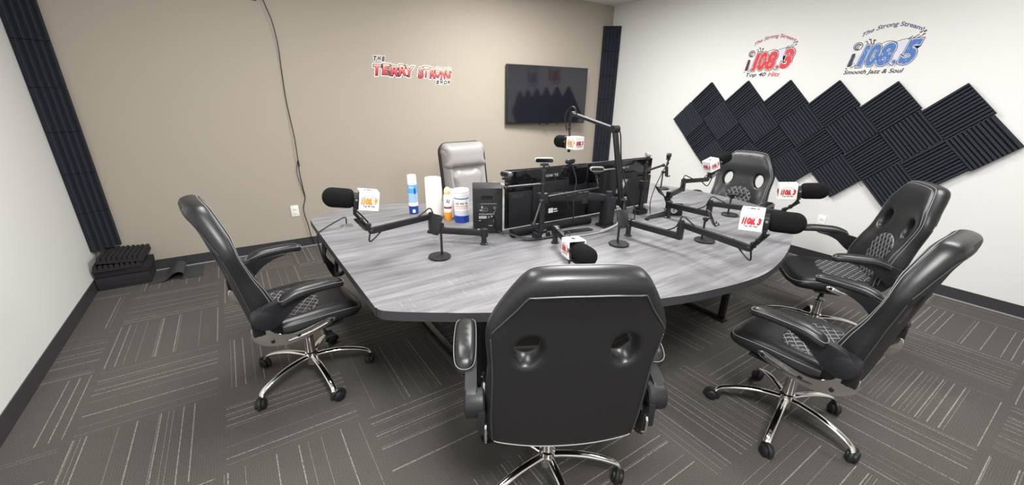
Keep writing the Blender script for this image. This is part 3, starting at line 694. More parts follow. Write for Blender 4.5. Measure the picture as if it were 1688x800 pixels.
def logo(root, mp, freq, sub1, sub2, main, arcm, scale=1.0, full=True):
    """radio station emblem, drawn in a 410 x 320 field"""
    def q(u, v, l): return mp(u/410., v/320., l)
    def Y(y): return 435-y
    def X(x): return x-110
    d1, d2 = freq
    # arc lettering
    def warp(u, v):
        t = (u-50)/350.; base = 240+66*(1-(2*t-.95)**2)*.8+14*t; sl = 0
        return u+(v)*(.45-.9*t)*.3, base+v
    bm = B(); lettering(bm, 'The Strong Stream!', (52, 400, 0, 36), q, 1, .2, .022, warp=warp); obj('arc_lettering', bm, arcm, root, False)
    # pale bubble, black line art
    if full:
        bm = B(); shape2(bm, [(X(x), Y(y)) for x, y in ((385, 232), (400, 220), (432, 222), (440, 250), (425, 330), (408, 375), (392, 378), (378, 350))], q, 0)
        shape2(bm, [(X(x), Y(y)) for x, y in ((158, 300), (185, 290), (190, 340), (150, 345))], q, 0); obj('pale_fill', bm, 'pale', root, False)
    bm = B()
    stroke(bm, [(X(x), Y(y)) for x, y in ((290, 235), (312, 222), (340, 216), (368, 222), (388, 238))], 3, q, 1)
    stroke(bm, [(X(x), Y(y)) for x, y in ((375, 226), (410, 214), (450, 210), (480, 216), (505, 232), (518, 262))], 3, q, 1)
    stroke(bm, [(X(x), Y(y)) for x, y in ((372, 362), (388, 378), (400, 372), (416, 352))], 3.5, q, 1)
    for (a, b, c, d, w_) in ((208, 212, 220, 236, 5), (228, 205, 238, 232, 5), (246, 208, 252, 232, 5), (438, 216, 458, 196, 5), (455, 216, 490, 190, 5), (470, 218, 512, 196, 4), (488, 180, 500, 176, 7), (508, 178, 521, 170, 9), (508, 194, 519, 188, 7), (196, 212, 208, 206, 5), (214, 196, 230, 200, 8), (242, 204, 258, 206, 8)):
        stroke(bm, [(X(a), Y(b)), (X(c), Y(d))], w_, q, 1)
    for i in range(16):
        x0 = 262+i*11; stroke(bm, [(X(x0), Y(366)), (X(x0-9), Y(366+12+6*(i % 3)))], 2, q, 0)
    stroke(bm, circ(X(160), Y(238), 27, 26), 4.5, q, 1, True)
    stroke(bm, circ(X(160), Y(240), 17, 17, 16, 20, 300), 7, q, 1)
    stroke(bm, [(X(128), Y(386)), (X(118), Y(384))], 7, q, 1); stroke(bm, [(X(150), Y(384)), (X(178), Y(362))], 5, q, 1); stroke(bm, [(X(142), Y(364)), (X(170), Y(350))], 3, q, 1)
    stroke(bm, [(X(160), Y(300)), (X(150), Y(372)), (X(128), Y(374))], 2.5, q, 1)
    shape2(bm, [(X(x), Y(y)) for x, y in ((141, 285), (158, 285), (147, 372), (128, 372))], q, 2)
    obj('line_art', bm, 'ink', root, False)
    bm = B(); stroke(bm, circ(X(160), Y(240), 7, 8, 12), 5, q, 2, True); stroke(bm, [(X(138), Y(287)), (X(124), Y(372))], 5, q, 3); obj('letter_i', bm, main, root, False)
    for nm, mt, lay, off in (('digit_outline', 'navy' if main == 'blue' else 'ink', 3, .095), ('digits_white', 'printw', 4, .068), ('digits', main, 5, .052)):
        bm = B()
        for s, r in (('1', (192, 232, 243, 368)), ('0', (238, 298, 240, 366)), ('8', (304, 380, 240, 366))): lettering(bm, s, (X(r[0]), X(r[1]), Y(r[3]), Y(r[2])), q, lay, .25, off)
        lettering(bm, d2, (X(430), X(508), Y(362), Y(228)), q, lay, .22, off)
        shape2(bm, circ(X(400), Y(352), 8+off*60), q, lay)
        obj(nm, bm, mt, root, False)
    a = len(sub1)/(len(sub1)+len(sub2))
    wd = 290 if len(sub1)+len(sub2) < 14 else 352
    if sub2:
        bm = B(); lettering(bm, sub1.strip(), (35, 35+wd*.60, 2, 42), q, 1, .25, .02); obj('caption', bm, 'ink', root, False)
        bm = B(); lettering(bm, sub2, (35+wd*.67, 35+wd, 8, 42), q, 1, .25, .02); obj('caption', bm, main, root, False)
    else:
        bm = B(); lettering(bm, sub1, (5, 5+wd, 2, 38), q, 1, .25, .02); obj('caption', bm, 'ink', root, False)
l1 = thing('station_decal', 'red radio station emblem decal high on the white wall, captioned Top 40 Hits', 'decal')
logo(l1, lambda u, v, l: V((W-.0008-.0007*l, -2.045-u*.495, 1.806+v*.395)), ('108', '3'), 'Top 40 ', 'Hits', 'red', 'maroon')
l2 = thing('station_decal', 'blue radio station emblem decal high on the white wall, captioned Smooth Jazz & Soul', 'decal')
logo(l2, lambda u, v, l: V((W-.0008-.0007*l, -3.000-u*.500, 1.800+v*.395)), ('108', '5'), 'Smooth Jazz & Soul', '', 'blue', 'navy')

# ------------------------------------------------------------------ microphones and arms
def frame_ax(ax, up=V((0, 0, 1))):
    ax = ax.normalized(); s = up.cross(ax).normalized(); return ax, s, ax.cross(s)
def microphone(loc, az, tilt, main, label, freq='3', mounts=True):
    """loc: centre of the flag cube; az/tilt: the way the windscreen points"""
    t = thing('microphone', label, 'microphone', loc, math.radians(az), 'broadcast microphones with white flag cubes')
    t.rotation_euler = (0, -math.radians(tilt), math.radians(az))
    h = .046
    # hollow square flag: four walls with rounded edges, open ended
    bm = B()
    for s in (-1, 1): box(bm, (0, s*(h-.002), 0), (2*h, .004, 2*h), bev=.001); box(bm, (0, 0, s*(h-.002)), (2*h, 2*h, .004), bev=.001)
    box(bm, (-h+.003, 0, 0), (.004, 2*h-.004, 2*h-.004))
    fl = obj('flag_cube', bm, 'cube', t)
    for k in range(4):
        R = M.Rotation(k*PI/2, 4, 'X')
        # the print on each side; u runs so that it reads correctly from outside
        def mp(u, v, l, R=R, k=k): return R @ V(((u-.5)*.078*(1 if k != 9 else 1), -(h+.0007+.0004*l), (v-.5)*.062))
        if k in (0, 2):
            colr = main if k == 2 or main != 'orange' else 'red'
            fr = freq if k == 2 or main != 'orange' else '3'
            bm = B()
            if k == 2:
                def mp(u, v, l): return V((-(u-.5)*.078, h+.0007+.0004*l, (v-.5)*.062))
            lettering(bm, 'i108. '+fr, (.05, .97, .28, .70), mp, 1, .2, .045); obj('logo_digits', bm, colr, fl, False)
            bm = B(); lettering(bm, 'i108. '+fr, (.05, .97, .28, .70), mp, 0, .2, .075); lettering(bm, 'Top 40 Hits', (.15, .85, .02, .20), mp, 1, .2, .02)
            stroke(bm, [(.10, .74), (.3, .80), (.5, .77), (.7, .82), (.92, .74)], .02, mp, 0); obj('logo_outline', bm, 'ink', fl, False)
            bm = B(); stroke(bm, [(.04, .72), (.2, .88), (.45, .97), (.7, .95), (.92, .80)], .05, mp, 0); obj('logo_arc', bm, 'pink', fl, False)
        elif k == 3:
            bm = B(); mp2 = lambda u, v, l: V(((u-.5)*.05, (v-.5)*.03, h+.0007+.0004*l)); lettering(bm, '108.'+fr, (.05, .95, .15, .8), mp2, 1, .2, .05); obj('logo_digits', bm, 'ink', fl, False)
    # the end plate print seen from behind the microphone
    bm = B(); mp3 = lambda u, v, l: V((-h-.0007-.0004*l, (.5-u)*.078, (v-.5)*.062)); lettering(bm, 'i108. 3', (.05, .97, .28, .70), mp3, 1, .2, .045); obj('logo_digits', bm, 'red', fl, False)
    bm = B(); lettering(bm, 'i108. 3', (.05, .97, .28, .70), mp3, 0, .2, .075); lettering(bm, 'Top 40 Hits', (.15, .85, .02, .20), mp3, 1, .2, .02); obj('logo_outline', bm, 'ink', fl, False)
    # body and windscreen
    bm = B(); lathe(bm, [(.020, -.02), (.027, -.01), (.030, .03), (.030, .075), (.024, .08)], (0, 0, 0), 24, (1, 0, 0)); obj('body', bm, 'blackp', t)
    bm = B(); L0, L1, R0 = .066, .205, .047; pr = [(.028, L0), (R0*.80, L0+.003), (R0*.95, L0+.012), (R0, L0+.028)]
    pr += [(R0, L1-.045)]+[(R0*math.cos(a), L1-.045+.045*math.sin(a)) for a in (math.radians(x) for x in range(10, 91, 10))]
    lathe(bm, pr, (0, 0, 0), 32, (1, 0, 0)); obj('windscreen', bm, 'windscreen', t)
    bm = B()
    for s in (-1, 1): box(bm, (.058, s*.040, -.008), (.022, .006, .05), bev=.002); cyl(bm, (.058, s*.034, .006), (.058, s*.052, .006), .009, seg=14)
    box(bm, (.058, 0, -.040), (.020, .078, .010), bev=.003); box(bm, (.058, 0, -.058), (.016, .016, .03), bev=.002); obj('yoke', bm, 'black', t)
    for s in (-1, 1): bm = B(); cyl(bm, (.058, s*.052, .006), (.058, s*.056, .006), .006, seg=12); obj('thumb_screw', bm, 'steel', t)
    return t, t.matrix_basis.copy()
def mic_mount(loc, az, tilt):
    R = M.Rotation(math.radians(az), 4, 'Z') @ M.Rotation(-math.radians(tilt), 4, 'Y')
    return V(loc)+(R @ V((.058, 0, -.073)))
def low_arm(base, z1, e1, z2, e2, mount, label, bh_=.75):
    """low-profile boom: clamp post, lower channel, step joint, upper channel, ball head reaching up to the microphone yoke"""
    t = thing('microphone_boom', label, 'microphone arm', (*base, bh_), 0, 'low black microphone arms on the table')
    o = V((*base, bh_)); b = V((*base, z1))-o; j1 = V((*e1, z1))-o; j2 = V((*e1, z2))-o; k = V((*e2, z2))-o; mt = V(mount)-o
    bm = B(); lathe(bm, [(.024, 0.0005), (.024, .006), (.016, .010), (.015, b.z-.01)], (0, 0, 0), 20); box(bm, (0, 0, b.z), (.038, .038, .05), bev=.005); obj('clamp_post', bm, 'black', t)
    bm = B(); bar(bm, b, j1, .026, .036); lo = obj('lower_arm', bm, 'black', t)
    d = (j1-b).normalized()
    bm = B(); box(bm, (b+d*.03+V((0, 0, .019))), (.012, .016, .003)); obj('cover_clip', bm, 'silver', lo)
    bm = B(); box(bm, ((j1+j2)/2), (.032, .030, abs(j2.z-j1.z)+.036), None, .005); cyl(bm, j2+V((0, 0, .018)), j2+V((0, 0, .024)), .013, seg=16); obj('step_joint', bm, 'black', t)
    bm = B(); bar(bm, j2, k, .024, .032); obj('upper_arm', bm, 'black', t)
    bm = B(); ellipsoid(bm, k, (.017, .017, .017), 14); h1 = k+(mt-k)*.28; tube(bm, [k, h1], .011, 10); box(bm, h1, (.026, .022, .026), None, .004); ellipsoid(bm, h1+V((.012, 0, .006)), (.012, .012, .012), 10)
    tube(bm, [h1, mt], .008, 10); ellipsoid(bm, h1+(mt-h1)*.5, (.013, .013, .013), 12); obj('ball_head', bm, 'black', t)
    u = (mt-k).normalized(); sd = (V((0, 0, 1)).cross(d)).normalized()*.028
    bm = B(); bar(bm, k+u*.02+sd, k+u*.115+sd, .026, .012, .004); obj('cable_clip_plate', bm, 'black', t)
    d2 = (k-j2).normalized()
    bm = B(); tube(bm, [mt+V((0, 0, .02)), mt-u*.03-sd*1.2, k+u*.03-sd*.8, k+d2*.015-V((0, 0, .055)), k-d2*.06-V((0, 0, .012)), k-d2*.09+V((0, 0, .018))], .0042, 8, 6); obj('cable', bm, 'blackp', t); bm = B()
    tube(bm, [j1-d*.08+V((0, 0, .018)), j1-d*.03+V((0, 0, .05)), j2+V((0, 0, .045)), j2+d2*.05+V((0, 0, .032)), j2+d2*.09+V((0, 0, .016))], .0038, 8, 6); obj('cable', bm, 'blackp', t)
    return t
# cube centre, azimuth, tilt
MICS = [((1.672, -2.745, 1.082), 172, 9, 'orange', '9', 'microphone over the left end of the table, black windscreen pointing left, orange print'),
        ((2.503, -3.333, .858), 252, 4, 'red', '3', 'microphone low over the table front edge, round windscreen just above the front centre chair'),
        ((3.065, -3.885, 1.062), 294, 2, 'red', '3', 'nearest right microphone with a large white cube and red print, windscreen pointing right'),
        ((3.885, -3.668, 1.062), 300, 6, 'red', '3', 'microphone over the right end of the table, against the white wall, windscreen pointing right'),
        ((4.50, -2.80, 1.058), 346, 22, 'red', '3', 'farthest small microphone in front of the far right chair, cube corner towards us')]
ARMS = [((2.295, -2.792), .821, (2.06, -2.582), .904, (1.685, -2.687), 'microphone arm reaching to the left end of the table, lower part beside the speaker'),
        ((2.669, -2.993), .833, (2.592, -3.20), .833, (2.476, -3.34), 'short microphone arm pointing towards the front centre chair'),
        ((3.157, -3.125), .837, (3.187, -3.464), .908, (3.118, -3.88), 'nearest right microphone arm stretching across the front right of the table'),
        ((3.746, -2.982), .846, (3.761, -3.281), .917, (3.918, -3.643), 'microphone arm behind the nearest right one, reaching to the right table end'),
        ((3.945, -2.833), .869, (4.233, -2.747), .935, (4.484, -2.80), 'farthest microphone arm, leading to the chair at the right end')]
for (loc, az, tilt, main, fr, lab), (b_, z1, e1, z2, e2, al) in zip(MICS, ARMS):
    microphone(loc, az, tilt, main, lab, fr)
    low_arm(b_, z1, e1, z2, e2, mic_mount(loc, az, tilt), al)
# tall boom for the host
loc, az, tilt = (3.305, -2.41, 1.252), 96, 0
microphone(loc, az, tilt, 'orange', 'microphone hanging highest of all from the tall boom, in front of the television wall', '9')
t = thing('boom_stand', 'tall black two-part boom arm rising above the monitors and holding the highest microphone', 'microphone arm', (3.318, -2.93, .75))
o_ = V((3.318, -2.93, .75)); P0 = V((3.318, -2.90, .91))-o_; P1 = V((3.262, -2.83, 1.379))-o_; P2_ = V((3.276, -2.40, 1.457))-o_
bm = B(); box(bm, (0, 0, .006), (.07, .06, .011), bev=.003); lathe(bm, [(.018, .01), (.018, .13), (.012, .14), (.012, .17)], (0, 0, 0), 20); obj('clamp_base', bm, 'black', t)
for nm, a, b in (('lower_arm', P0, P1), ('upper_arm', P1, P2_)):
    d = (b-a).normalized(); s = V((1, 0, 0)); s = (s-d*s.dot(d)).normalized()*.011
    bm = B(); bar(bm, a+s, b+s, .016, .020, .003); bar(bm, a-s, b-s, .016, .020, .003); obj(nm, bm, 'black' if nm == 'lower_arm' else 'blackp', t)
for p_, l_, r_ in ((P1, .026, .024), (P0, .024, .021), (P2_, .02, .017)): bm = B(); cyl(bm, p_-V((l_, 0, 0)), p_+V((l_, 0, 0)), r_); obj('pivot', bm, 'blackp', t)
bm = B(); tube(bm, [P2_, P2_+V((.0, .03, -.03)), V((3.285, -2.36, 1.35))-o_], .009, 10); ellipsoid(bm, V((3.285, -2.36, 1.355))-o_, (.014, .014, .018), 12); tube(bm, [V((3.285, -2.36, 1.35))-o_, V((3.299, -2.352, 1.29))-o_], .008); 
for s in (-1, 1): tube(bm, [V((3.299, -2.352, 1.295))-o_, V((3.299+s*.048, -2.352, 1.290))-o_, V((3.299+s*.052, -2.352, 1.258))-o_], .005, 8)
obj('mount', bm, 'black', t)
bm = B(); tube(bm, [P2_+V((-.02, -.06, .0)), P2_+V((-.01, -.02, .045)), P2_+V((.0, .04, .04)), P2_+V((-.01, .075, -.02)), P2_+V((0, .06, -.12))], .005, 8, 6); obj('cable', bm, 'blackp', t); bm = B()
tube(bm, [P1+V((.028, .02, .01)), P1+V((.034, -.02, -.03)), P1*.5+P0*.5+V((.034, 0, 0)), P0+V((.04, -.03, .03)), P0+V((.08, -.06, -.05)), P0+V((.06, -.08, -.14))], .0045, 8, 6); obj('cable', bm, 'blackp', t)

# ------------------------------------------------------------------ desk phone stands
def stand(x, y, az, tilt, label, ph=.175, plate=True, yaw2=0):
    t = thing('phone_stand', label, 'phone stand', (x, y, .75), math.radians(az), 'black round-based phone stands')
    bm = B(); lathe(bm, [(.058, .0005), (.060, .004), (.060, .010), (.057, .013), (.01, .013)], (0, 0, 0), 36); obj('base', bm, 'blackp', t)
    bm = B(); cyl(bm, (-.018, 0, .012), (-.018, 0, ph), .0065, seg=14); obj('pole', bm, 'black', t)
    bm = B(); cyl(bm, (-.018, -.013, ph+.004), (-.018, .013, ph+.004), .013); cyl(bm, (-.018, 0, ph+.004), (.008, 0, ph+.012), .006); cyl(bm, (-.018, -.0135, ph+.004), (-.018, -.015, ph+.004), .006); obj('ball_joint', bm, 'black', t)
    R = M.Translation((.012, 0, ph+.012)) @ M.Rotation(math.radians(-tilt), 4, 'Y')
    bm = B(); prism(bm, rrect(.066, .105, .010), lambda a, b: V((0, a, b)), lambda a, b: V((.006, a, b)), .001)
    for s in (-1, 1): box(bm, (.014, s*.02, -.050), (.024, .012, .005), bev=.001); box(bm, (.026, s*.02, -.044), (.004, .012, .016), bev=.001)
    bm.transform(R); obj('phone_holder', bm, 'blackp', t)
stand(1.985, -2.854, 200, 20, 'phone stand on the left part of the table, near the left microphone arm')
stand(2.975, -3.216, 250, 22, 'phone stand standing between the centre and the nearest right microphone arms', .15)
stand(3.483, -3.447, 318, 28, 'phone stand on the right of the table behind the nearest right arm', .135)
stand(4.592, -2.295, 330, 8, 'farthest phone stand, upright at the far edge by the monitors', .16)
stand(4.215, -3.19, 340, 75, 'phone stand in front of the far right chair, seen edge on', .14)

# ------------------------------------------------------------------ monitors (seen from behind)
def monitor(x0, x1, y0, y1, label, serial):
    a, b = V((x0, y0, 0)), V((x1, y1, 0)); d = (b-a); L = d.length; c = (a+b)/2; th = math.atan2(d.y, d.x)
    t = thing('computer_monitor', label, 'monitor', (c.x, c.y, .95), th, 'two computer monitors seen from behind')
    hz = .19
    bm = B(); box(bm, (0, .012, 0), (L-.004, .014, 2*hz), bev=.003); obj('bezel', bm, 'blackp', t)
    bm = B(); box(bm, (0, .0205, .004), (L-.016, .004, 2*hz-.024)); obj('screen', bm, 'screen', t)
    bm = B(); box(bm, (0, -.008, .04+.082), (L-.02, .026, .125), bev=.005); obj('gloss_band', bm, 'gloss', t)
    bm = B(); box(bm, (0, -.012, -.062), (L-.02, .030, .235), bev=.006); box(bm, (0, -.030, -.02), (.30, .018, .24), bev=.008); obj('rear_cover', bm, 'blackp', t)
    bm = B(); mp = lambda u, v, l: V((u, -.0222-.0004*l, v)); lettering(bm, 'GIGABYTE', (-.06, .06, .128, .144), mp, 1, 0, .03); obj('maker_lettering', bm, 'lightgrey', t, False)
    bm = B(); mp = lambda u, v, l: V((u, -.0282-.0004*l, v)); lettering(bm, 'M27F', (-L/2+.035, -L/2+.12, .015, .040), mp, 1, 0, .03); obj('model_lettering', bm, 'cove', t, False)
    bm = B(); mp = lambda u, v, l: V((u, -.0402-.0004*l, v)); shape2(bm, [(-.02, -.115), (.02, -.115), (.02, -.082), (-.02, -.082)], mp, 0); shape2(bm, [(.025, -.112), (.06, -.112), (.06, -.106), (.025, -.106)], mp, 0); shape2(bm, [(.025, -.098), (.052, -.098), (.052, -.088), (.025, -.088)], mp, 0); obj('rating_label', bm, 'printw', t, False)
    bm = B(); box(bm, (0, -.045, .0), (.12, .014, .12), bev=.003); obj('mount_plate', bm, 'black', t)
    return t
monitor(2.545, 3.215, -2.635, -2.650, 'left one of the two black monitors seen from behind, beside the speaker', 1)
monitor(3.225, 3.915, -2.652, -2.640, 'right one of the two black monitors seen from behind, by the tall boom', 2)
t = thing('monitor_stand', 'black double monitor arm clamped to the table between the two monitors', 'monitor arm', (3.19, -2.90, .75))
bm = B(); box(bm, (0, 0, .01), (.10, .10, .018), bev=.004); box(bm, (0, 0, .11), (.075, .07, .19), bev=.010); cyl(bm, (0, 0, .2), (0, 0, .24), .022); obj('clamp_column', bm, 'blackp', t)
bm = B(); bar(bm, (0, 0, .195), (-.16, .06, .215), .05, .045, .008); bar(bm, (-.16, .06, .215), (-.34, .21, .20), .045, .06, .010); cyl(bm, (-.16, .06, .17), (-.16, .06, .245), .027); obj('left_arm', bm, 'blackp', t)
bm = B(); bar(bm, (0, 0, .145), (.19, .10, .15), .045, .04, .008); bar(bm, (.19, .10, .15), (.36, .18, .24), .05, .06, .012); cyl(bm, (.19, .10, .12), (.19, .10, .19), .025); obj('right_arm', bm, 'blackp', t)
bm = B(); box(bm, (.10, .11, .26), (.13, .05, .21), bev=.010); obj('cable_cover', bm, 'blackp', t)
bm = B(); mp = lambda u, v, l: V((u, .0845, v)); shape2(bm, [(.09, .17), (.125, .17), (.125, .195), (.09, .195)], mp); obj('paper_label', bm, 'printw', t, False)

# ------------------------------------------------------------------ camera stands and webcams
def ring_logo(bm, mp, r):
    stroke(bm, circ(0, 0, r, r, 26, 40, 395-40), r*.26, mp, 0); stroke(bm, circ(0, 0, r*.52, r*.52, 16, 120, 395), r*.22, mp, 0); stroke(bm, [(0, 0), (r*.5, 0)], r*.2, mp, 0)
def cam_stand(x, y, top, arms, label, logo_=True):
    t = thing('camera_stand', label, 'stand', (x, y, .75), 0, 'black clamp poles carrying webcams')
    bm = B(); box(bm, (0, 0, .018), (.10, .06, .034), bev=.004); box(bm, (0, .0, .042), (.06, .05, .014), bev=.004); obj('clamp_base', bm, 'blackp', t)
    bm = B(); cyl(bm, (0, 0, .045), (0, 0, (top-.75)*.55), .018); cyl(bm, (0, 0, (top-.75)*.5), (0, 0, top-.75), .013); obj('pole', bm, 'black', t)
    bm = B(); box(bm, (0, 0, (top-.75)*.6), (.055, .05, .06), bev=.006); obj('collar', bm, 'blackp', t)
    for (p, q, r) in arms:
        bm = B(); p = V(p)-V((x, y, .75)); q = V(q)-V((x, y, .75)); cyl(bm, p, q, r, seg=14); ellipsoid(bm, p, (r*1.9,)*3, 12); ellipsoid(bm, q, (r*1.7,)*3, 12); obj('side_arm', bm, 'black', t)
    if logo_:
        bm = B(); ring_logo(bm, lambda u, v, l: V((u, -.0305, .016+v)), .013); obj('ring_emblem', bm, 'printw', t, False)
cam_stand(2.665, -2.86, 1.165, [((2.665, -2.86, 1.082), (2.40, -2.86, 1.088), .008), ((2.69, -2.86, 1.0), (3.12, -2.86, 1.012), .007), ((2.645, -2.875, .985), (2.565, -2.91, .86), .009)], 'left black camera clamp pole in front of the left monitor')
cam_stand(3.66, -2.80, 1.12, [((3.66, -2.80, 1.07), (3.86, -2.80, 1.10), .008)], 'right black camera clamp pole in front of the right monitor', False)
def webcam(loc, az, w_, mat, label, stem=.03, lens=1):
    t = thing('webcam', label, 'webcam', loc, math.radians(az), 'small webcams around the monitors')
    bm = B(); prism(bm, rrect(w_, .030, .0145, 6), lambda a, b: V((-.014, a, b)), lambda a, b: V((.014, a, b)), .003); bd = obj('body', bm, mat, t)
    bm = B(); prism(bm, rrect(w_-.012, .021, .010, 6), lambda a, b: V((.013, a, b)), lambda a, b: V((.0155, a, b))); cyl(bm, (.015, 0, 0), (.018, 0, 0), .009, seg=18); obj('front_glass', bm, 'gloss', bd)
    bm = B(); tube(bm, [(0, 0, -.012), (0, 0, -.022)], .012, 12); box(bm, (0, 0, -.026), (.03, .045, .012), bev=.004); cyl(bm, (0, 0, -.03), (0, 0, -.03-stem), .006); ellipsoid(bm, (0, 0, -.03-stem*.6), (.011, .011, .011), 12); obj('mount', bm, 'black', t)
    return t
webcam((2.402, -2.862, 1.163), 190, .075, 'midgrey', 'grey webcam at the left end of the side arm, above the speaker', .04)
webcam((2.665, -2.86, 1.222), 238, .115, 'silver', 'silver-edged webcam on top of the left camera pole', .05)
webcam((3.045, -2.66, 1.165), 100, .075, 'blackp', 'black webcam clipped on top of the monitors below the highest microphone', .005)
webcam((3.16, -2.80, 1.125), 240, .095, 'silver', 'silver-edged webcam on a thin bent arm between the two monitors', .03)
webcam((3.665, -2.80, 1.19), 330, .06, 'silver', 'small silver webcam on top of the right camera pole', .045)
webcam((3.895, -2.81, 1.172), 300, .065, 'blackp', 'black webcam at the right end of the side arm, against the white wall', .045)
bm = B(); tube(bm, [(3.12, -2.86, 1.012), (3.15, -2.83, 1.03), (3.165, -2.80, 1.075)], .004, 8, 5); tube(bm, [(3.035, -2.69, 1.15), (3.03, -2.75, 1.05), (2.97, -2.80, .97), (2.96, -2.82, .86), (2.98, -2.80, .76)], .0035, 8, 6)
tag(obj('webcam_cable', bm, 'blackp'), 'thin cable hanging from the webcam on top of the monitors', 'cable')
bm = B(); tube(bm, [(3.90, -2.82, 1.15), (3.82, -2.84, 1.08), (3.76, -2.83, .95), (3.70, -2.85, .85), (3.69, -2.87, .76)], .0035, 8, 6)
tag(obj('webcam_cable', bm, 'blackp'), 'thin cable looping down from the webcam at the right end arm', 'cable')
bm = B(); tube(bm, [(2.70, -2.84, 1.21), (2.76, -2.84, 1.12), (2.86, -2.84, .99), (2.90, -2.84, .90)], .003, 8, 6)
tag(obj('webcam_cable', bm, 'blackp'), 'thin cable running down right from the webcam on the left pole', 'cable')
# tripod-like folded arm on the left monitor, cable sleeve and cable bundles on the table
bm = B(); tube(bm, [(2.50, -2.775, .778), (2.62, -2.772, .778), (2.80, -2.775, .778), (3.0, -2.785, .778), (3.13, -2.80, .778)], lambda t: .0265, 14, 6)
tag(obj('cable_sleeve', bm, 'sleeve'), 'thick black cable sleeve lying along the table behind the microphone arm bases', 'cable sleeve')
bm = B()
for i in range(5):
    y = -2.87-.010*i; tube(bm, [(2.44+.01*i, -2.76-.012*i, .80-.005*i), (2.55, y+.02, .762), (2.70, y-.005*(i % 2), .757), (2.86, y+.01, .757), (3.04, y-.02, .758)], .004, 6, 6)
tag(obj('cable_bundle', bm, 'blackp'), 'bundle of thin black cables on the table in front of the sleeve', 'cables')
bm = B()
for i in range(5):
    q = .012*i; tube(bm, [(3.93+q, -2.70, .92-q), (3.985-q*.5, -2.74, .86), (3.97+q*.6, -2.80-q, .79), (3.90-q, -2.86-q, .762), (3.78, -2.895-q*1.2, .758), (3.66-q, -2.90-q*.8, .757), (3.55, -2.94-q*.5, .757)], .0055, 6, 6)
tag(obj('cable_bundle', bm, 'blackp'), 'tangle of black cables spilling beside the right monitor', 'cables')
bm = B(); tube(bm, [(3.22, -2.96, .90), (3.25, -2.97, .86), (3.23, -2.99, .80), (3.10, -3.0, .765), (2.95, -2.99, .756), (2.80, -2.96, .756)], .0045, 8, 6); tube(bm, [(3.215, -2.955, .90), (3.235, -2.965, .84), (3.20, -2.985, .785), (3.05, -2.985, .76)], .0045, 8, 6)
tag(obj('grey_cable', bm, 'lightgrey'), 'grey cables curving from the monitor arm down onto the table', 'cable')
t = thing('clamp_box', 'small black clamp box with a white ring emblem beside the right arm bases', 'clamp', (3.845, -2.965, .75), math.radians(-34))
bm = B(); box(bm, (0, 0, .045), (.11, .04, .088), bev=.004); obj('housing', bm, 'blackp', t)
bm = B(); ring_logo(bm, lambda u, v, l: V((u-.01, -.0206, .045+v)), .022); obj('ring_emblem', bm, 'printw', t, False)

# ------------------------------------------------------------------ speaker and supplies
t = thing('studio_speaker', 'black studio speaker seen from behind, beside the left monitor', 'speaker', (2.462, -2.545, .75), math.radians(-28))
bm = B(); box(bm, (0, 0, .147), (.185, .19, .290), bev=.008); obj('cabinet', bm, 'blackp', t)
bm = B(); prism(bm, rrect(.075, .022, .011), lambda a, b: V((a-.005, -.0955, .232+b)), lambda a, b: V((a-.005, -.0975, .232+b))); obj('bass_port', bm, 'gloss', t)
bm = B(); box(bm, (0, -.0965, .125), (.13, .004, .15), bev=.001); obj('rear_panel', bm, 'black', t)
bm = B(); mp = lambda u, v, l: V((u, -.0992, v))
lettering(bm, 'STUDIO MONITOR', (-.055, .045, .124, .133), mp, 0, 0, .03); shape2(bm, [(-.056, .100), (-.008, .100), (-.008, .117), (-.056, .117)], mp)
for (a, b, c, d) in ((-.05, -.036, .15, .158), (-.04, -.03, .165, .18), (.0, .01, .105, .112), (.018, .03, .11, .118), (.035, .045, .075, .095), (-.056, -.044, .085, .090), (.004, .03, .052, .056), (-.045, .055, .1935, .1955)): shape2(bm, [(a, c), (b, c), (b, d), (a, d)], mp)
stroke(bm, circ(-.012, .158, .011, .011, 16), .0015, mp, 0, True); stroke(bm, [(-.04, .145), (-.032, .158), (-.024, .145)], .0015, mp, 0, True); obj('printed_markings', bm, 'lightgrey', t, False)
bm = B()
for z in (.17, .145): cyl(bm, (.042, -.098, z), (.042, -.118, z), .008, seg=14)
obj('connectors', bm, 'steel', t)
bm = B(); tube(bm, [(.042, -.118, .17), (.045, -.14, .15), (.04, -.13, .09), (.06, -.12, .03), (.10, -.13, .008)], .004, 8, 6); obj('cable', bm, 'blackp', t)
bm = B(); tube(bm, [(.042, -.118, .145), (.05, -.145, .12), (.05, -.13, .06), (.07, -.12, .02), (.12, -.12, .008)], .0035, 8, 6); obj('cable', bm, 'blackp', t)

t = thing('spray_can', 'blue and white aerosol can with a white cap, leftmost of the supplies', 'spray can', (2.197, -1.925, .75), math.radians(-20))
bm = B(); lathe(bm, [(.030, .0005), (.034, .004), (.034, .03), (.034, .06), (.034, .085), (.034, .12), (.034, .155), (.034, .21), (.030, .222)], (0, 0, 0), 32, None, [1, 1, 1, 2, 3, 3, 0, 0, 0]); obj('can', bm, ['canb', 'cann', 'printw', 'canl'], t)
bm = B(); lathe(bm, [(.0325, .215), (.0325, .27), (.030, .283), (.022, .286)], (0, 0, 0), 32); obj('cap', bm, 'capw', t)
bm = B(); rr_ = .0347; mp = lambda u, v, l: V((rr_*math.sin(u/rr_), -rr_*math.cos(u/rr_), v))
for (a, b, c, d) in ((-.008, .012, .012, .036), (.010, .022, .15, .19)):
    for i in range(4): u = a+(b-a)*i/4; shape2(bm, [(u, c), (u+(b-a)/4, c), (u+(b-a)/4, d), (u, d)], mp, mi=0 if c < .1 else 1)
for s, u0, u1, v0, v1 in (('LYSO', -.03, .012, .188, .205),): lettering(bm, 'MAX', (-.028, .008, .190, .206), mp)
obj('label_print', bm, ['printw', 'cann'], t, False)

